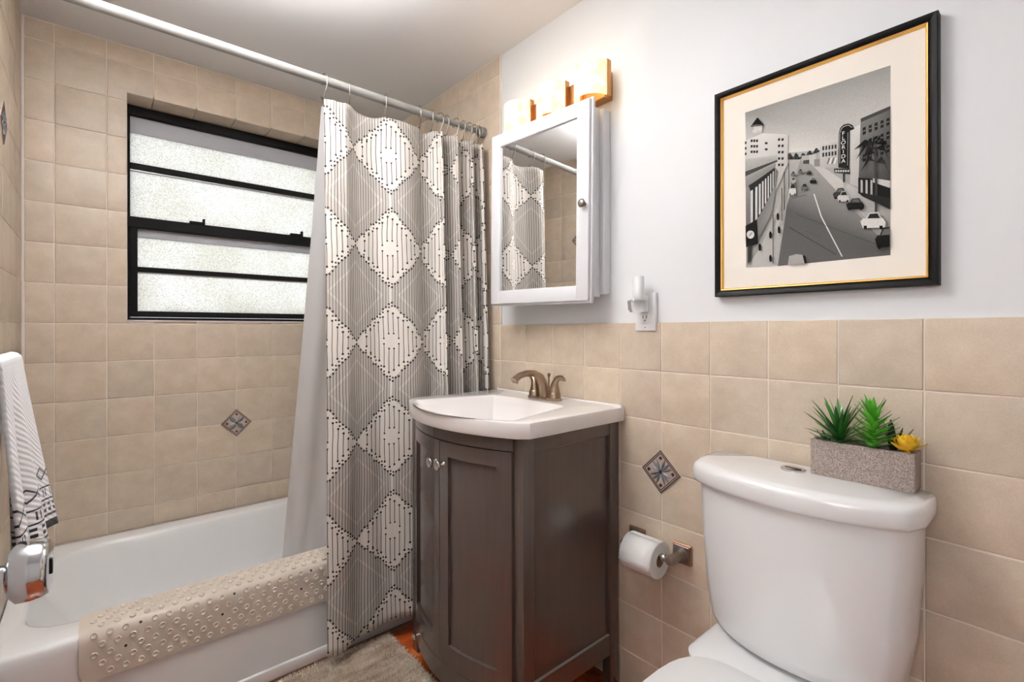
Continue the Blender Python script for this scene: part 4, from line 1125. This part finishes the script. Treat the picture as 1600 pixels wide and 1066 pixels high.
def leaf_mesh(L_, W_, thick, curl, tip=1.0, n=7):
    bm = bmesh.new(); rings = []
    for i in range(n + 1):
        f_ = i / n; w = W_ * (math.sin(PI * min(1, (f_ * .80 + .20)) ) ** tip) * (1 if f_ < 1 else 0) + .0002
        x = L_ * f_; z = curl * L_ * f_ * f_
        th = thick * (1 - f_ * .75)
        rings.append([Vector((x, -w, z + th * .25)), Vector((x, 0, z - th)), Vector((x, w, z + th * .25)), Vector((x, 0, z + th * .15))])
    loft(bm, rings, True, True); me = from_bm(bm, 'leaf'); smooth_by_angle(me, 70); return me
def plant(name, base, stem_pts, stem_r, mat, leaves, label):
    bm = bmesh.new(); tube(bm, stem_pts, stem_r, 8); st = under(bobj(name, bm, mat, None, smooth=50), pla); st['label'] = label
    inv = (pla.matrix_basis @ st.matrix_parent_inverse).inverted()
    for me, pos, az, el, rl, sc in leaves:
        o = bpy.data.objects.new('leaf', me); C.objects.link(o)
        if not me.materials: me.materials.append(mat)
        o.matrix_basis = Matrix.Translation(pos) @ Matrix.Rotation(az, 4, 'Z') @ Matrix.Rotation(-el, 4, 'Y') @ Matrix.Rotation(rl, 4, 'X') @ Matrix.Scale(sc, 4)
        o.parent = st; o.matrix_parent_inverse = inv
rp = random.Random(11); zs = pz + LH - .009
# spiky agave-like plant
lm = leaf_mesh(.100, .0050, .0020, -.12, .75); lv = []
b0 = Vector((1.286, .352, zs))
for k in range(54):
    f_ = k / 53; az = k * 2.399; el = .22 + 1.2 * f_ ** .8 + rp.uniform(-.1, .1)
    sc = rp.uniform(.75, 1.0) * (1.0 if f_ > .3 else .82)
    if math.cos(az) > .3 and el < .9: sc *= .55           # towards the wall
    lv.append((lm, b0 + Vector((0, 0, .004 + .014 * f_)), az, el, rp.uniform(-.4, .4), sc))
plant('spiky_succulent', b0, [b0 + Vector((0, 0, -.004)), b0 + Vector((0, 0, .02))], [.008, .004], M['leaf_dark'], lv, 'dark green spiky succulent')
# bright green stacked succulent, leaning a little forward
lm2 = leaf_mesh(.062, .0070, .0032, .10, .8); lv = []
b1 = Vector((1.282, .288, zs)); top = Vector((-.012, -.002, .082))
for k in range(58):
    f_ = k / 57; az = k * 1.5708 + (k // 4) * .5; el = .30 + .75 * f_ ** 2; sc = (.95 - .25 * f_) * rp.uniform(.85, 1.1)
    if math.cos(az) > .55: sc *= .75
    lv.append((lm2, b1 + top * (f_ ** .9) + Vector((0, 0, .002)), az, el, rp.uniform(-.2, .2), sc))
plant('stacked_succulent', b1, [b1 + Vector((0, 0, -.004)), b1 + top * .5, b1 + top], [.006, .005, .003], M['leaf_bright'], lv, 'bright green stacked-leaf succulent')
# yellow rosette
lm3 = leaf_mesh(.034, .0112, .0066, .30, .38); lv = []
b2 = Vector((1.272, .229, zs + .014))
for k in range(26):
    f_ = k / 25; lv.append((lm3, b2 + Vector((0, 0, .006 * f_)), k * 2.399, .12 + 1.15 * f_, 0, 1.05 - .35 * f_))
plant('yellow_rosette', b2, [b2 + Vector((0, 0, -.016)), b2 + Vector((0, 0, .004))], [.006, .005], M['leaf_yellow'], lv, 'yellow rosette succulent')
# dark low leaves
lm4 = leaf_mesh(.050, .0062, .0030, .12, .6); lv = []
b3 = Vector((1.288, .376, zs))
for az, el, sc in ((1.9, .35, .85), (2.4, .25, .7), (1.4, .6, .7), (2.9, .3, .6), (1.0, .8, .6), (-1.9, .9, .5)): lv.append((lm4, b3 + Vector((0, 0, .003)), az, el, 0, sc))
plant('dark_rosette', b3, [b3 + Vector((0, 0, -.004)), b3 + Vector((0, 0, .012))], [.006, .004], M['leaf_black'], lv, 'blackish green leaf rosette')
b4 = Vector((1.298, .258, zs)); lv = []
for az, el, sc in ((-1.3, .85, 1.2), (-1.9, 1.1, 1.1), (.6, 1.3, 1.3), (1.8, 1.2, 1.3), (-2.6, .8, .8)): lv.append((lm4, b4 + Vector((0, 0, .003)), az, el, 0, sc))
plant('dark_rosette', b4, [b4 + Vector((0, 0, -.004)), b4 + Vector((0, 0, .012))], [.006, .004], M['leaf_black'], lv, 'blackish green upright leaves')

# ------------------------------------------------------------------ toilet paper holder and roll
tph = empty('toilet_paper_holder', (XR, .86, .53)); tag(tph, 'pewter toilet paper holder on two square wall plates', 'holder')
HZ, AX = .520, 1.268
for yc in (.771, .930):
    under(box('wall_plate', XR - .010, XR - .001, yc - .030, yc + .030, HZ - .030, HZ + .030, M['copper'], None, .002), tph)
    p_ = under(box('plate_face', XR - .013, XR - .009, yc - .0255, yc + .0255, HZ - .0255, HZ + .0255, M['pewter'], None, .002), tph)
    bm = bmesh.new(); lathe(bm, [(.021, XR - .013), (.020, XR - .017), (.0145, XR - .022), (.0125, XR - .045), (.014, AX + .010), (.015, AX), (.012, AX - .010), (.005, AX - .013)], 'X', 20, (0, yc, HZ)); under(bobj('arm_post', bm, M['pewter'], None, smooth=50), tph)
bm = bmesh.new(); lathe(bm, [(.0078, .772), (.0078, .93)], 'Y', 14, (AX, 0, HZ)); lathe(bm, [(.010, .788), (.012, .794), (.010, .800)], 'Y', 14, (AX, 0, HZ)); under(bobj('roller', bm, M['nickel'], None, smooth=40), tph)
tp = empty('toilet_paper_roll', (AX, .86, HZ)); tag(tp, 'white toilet paper roll hanging on the pewter holder', 'toilet paper')
ry0, ry1, RR_ = .804, .912, .054; cz_ = HZ - .0125 
bm = bmesh.new()
lathe(bm, [(.0205, ry0), (RR_ - .002, ry0), (RR_, ry0 + .002), (RR_, ry1 - .002), (RR_ - .002, ry1), (.0205, ry1), (.0205, ry0)], 'Y', 40, (AX, 0, cz_), cap=False); under(bobj('paper', bm, M['paper'], None, smooth=35), tp)
bm = bmesh.new(); lathe(bm, [(.0204, ry0 + .001), (.0204, ry1 - .001), (.0192, ry1 - .001), (.0192, ry0 + .001), (.0204, ry0 + .001)], 'Y', 30, (AX, 0, cz_), cap=False); under(bobj('core', bm, M['card'], None, smooth=35), tp)
bm = bmesh.new(); rows = []
for i in range(9):
    a_ = math.radians(95 + i * 11); r_ = RR_ + .0008 + (.0016 * i / 8 if i > 4 else 0)
    rows.append([Vector((AX + r_ * math.cos(a_), y, cz_ + r_ * math.sin(a_))) for y in (ry0 + .001, ry1 - .001)])
rows.append([rows[-1][0] + Vector((-.004, 0, -.014)), rows[-1][1] + Vector((-.004, 0, -.010))])
loft(bm, rows, closed=False); o = under(bobj('loose_sheet', bm, M['paper'], None, smooth=60), tp); o.modifiers.new('s', 'SOLIDIFY').thickness = .0005

# ------------------------------------------------------------------ rug
rug = empty('bath_rug', (.6, 1.5, 0)); tag(rug, 'beige striped shaggy bath rug on the terracotta floor', 'rug')
RX0, RX1, RY0, RY1 = .06, .868, 1.18, 1.745
bm = bmesh.new(); loft(bm, [rrect(RX0, RX1, RY0, RY1, .012, .0015, 4), rrect(RX0, RX1, RY0, RY1, .012, .010, 4), rrect(RX0 + .004, RX1 - .004, RY0 + .004, RY1 - .004, .010, .013, 4)], True, True)
under(bobj('rug_backing', bm, M['rug'], None), rug)
rt_ = random.Random(3); vv, ff = [], []
for k in range(46000):
    x = rt_.uniform(RX0 + .002, RX1 - .002); y = rt_.uniform(RY0 + .002, RY1 - .002)
    if x < .30 and y < 1.5 and rt_.random() < .6: continue
    a_ = rt_.uniform(0, 2 * PI); l_ = rt_.uniform(.006, .013); lx, ly = rt_.gauss(0, .0045), rt_.gauss(0, .0045); w = .0016
    ca, sa = math.cos(a_) * w, math.sin(a_) * w; b_ = len(vv); z0 = .011
    vv += [(x - ca, y - sa, z0), (x + ca, y + sa, z0), (x + lx + ca * .6, y + ly + sa * .6, z0 + l_), (x + lx - ca * .6, y + ly - sa * .6, z0 + l_)]
    ff.append((b_, b_ + 1, b_ + 2, b_ + 3))
me = bpy.data.meshes.new('pile'); me.from_pydata(vv, [], ff); me.update()
o = under(link_obj('pile', me, M['rug']), rug); o['kind'] = 'stuff'

# ------------------------------------------------------------------ towel bar and towel on the left wall
BX, BZ = -.128, 1.132
bar = empty('towel_bar', (XL, 1.25, BZ)); tag(bar, 'chrome towel bar on the left wall', 'towel bar')
bm = bmesh.new(); tube(bm, [(BX, 1.07, BZ), (BX, 1.425, BZ)], .008, 12); under(bobj('bar', bm, M['chrome'], None, smooth=40), bar)
for y in (1.075, 1.42):
    bm = bmesh.new(); lathe(bm, [(.022, XL - TT + .0005), (.022, XL + .006), (.010, XL + .012), (.009, BX + .008)], 'X', 16, (0, y, BZ)); under(bobj('post', bm, M['chrome'], None, smooth=40), bar)
bm = bmesh.new(); uvl = bm.loops.layers.uv.new('UVMap'); grid = []; NY, NS = 44, 46
for i in range(NY + 1):
    f_ = i / NY; y = 1.125 + .295 * f_; row = []
    hem_f = .772 + .006 * math.sin(f_ * 9); hem_b = .80
    for j in range(NS + 1):
        s_ = j / NS
        if s_ < .42:      # wall side
            g_ = s_ / .42; z = hem_b + (BZ - hem_b) * g_; x = BX - .012 - .012 * (1 - g_); vcoord = .5
        elif s_ < .54:    # over the bar
            a_ = PI - PI * (s_ - .42) / .12; x = BX + .0125 * math.cos(a_); z = BZ + .0125 * math.sin(a_); vcoord = .5
        else:
            g_ = (s_ - .54) / .46; z = BZ + (hem_f - BZ) * g_; vcoord = z - hem_f
            flare = .046 * g_ ** 1.1
            x = BX + .0125 + flare * (.55 + .45 * f_) + .010 * g_ * math.sin(f_ * 13 + .4) + .012 * g_ * math.exp(-((f_ - .46) / .06) ** 2) * -2.6
        row.append((bm.verts.new((x, y + .035 * max(0, (s_ - .54) / .46) * (f_ - .55), z)), (y * 1.0, vcoord)))
    grid.append(row)
for i in range(NY):
    for j in range(NS):
        q = (grid[i][j], grid[i + 1][j], grid[i + 1][j + 1], grid[i][j + 1]); f_ = bm.faces.new([v[0] for v in q])
        for lp, v in zip(f_.loops, q): lp[uvl].uv = v[1]
me = bpy.data.meshes.new('towel'); bm.to_mesh(me); bm.free()
tw = link_obj('hand_towel', me, M['towel'], None, True); s1 = tw.modifiers.new('s', 'SOLIDIFY'); s1.thickness = .006; s1.offset = 0
tag(tw, 'white ribbed hand towel with black patterned hem on the towel bar', 'towel')

# ------------------------------------------------------------------ open door with knob
door1 = empty('door_1', (XL + .004, DY1 - .01, 0)); door1['kind'] = 'structure'
DA = math.atan2(.058, .75)       # opened almost flat against the left wall
dmx = Matrix.Translation((XL + .006, DY1 + .01, 0)) @ Matrix.Rotation(-DA, 4, 'Z')
bm = bmesh.new(); add_box(bm, 0, .035, 0, .75, .012, DZ - .006, .002, 1, dmx); under(bobj('door_leaf', bm, M['door'], None), door1)
kn = Vector((0, .685, .862)); kp = [(.033, .035), (.033, .041), (.026, .044), (.013, .047), (.013, .058), (.030, .062), (.0395, .070), (.0405, .084), (.0385, .096), (.035, .1015), (.030, .1025)]
bm = bmesh.new(); lathe(bm, kp, 'X', 40, kn); bmesh.ops.transform(bm, matrix=dmx, verts=bm.verts); k_ = under(bobj('knob', bm, M['chrome'], None, smooth=50), door1)
bm = bmesh.new(); add_box(bm, .1022, .1048, .685 - .003, .685 + .003, .862 - .011, .862 + .011, .0008, 1, dmx); under(bobj('lock_turn', bm, M['dark'], None), door1)
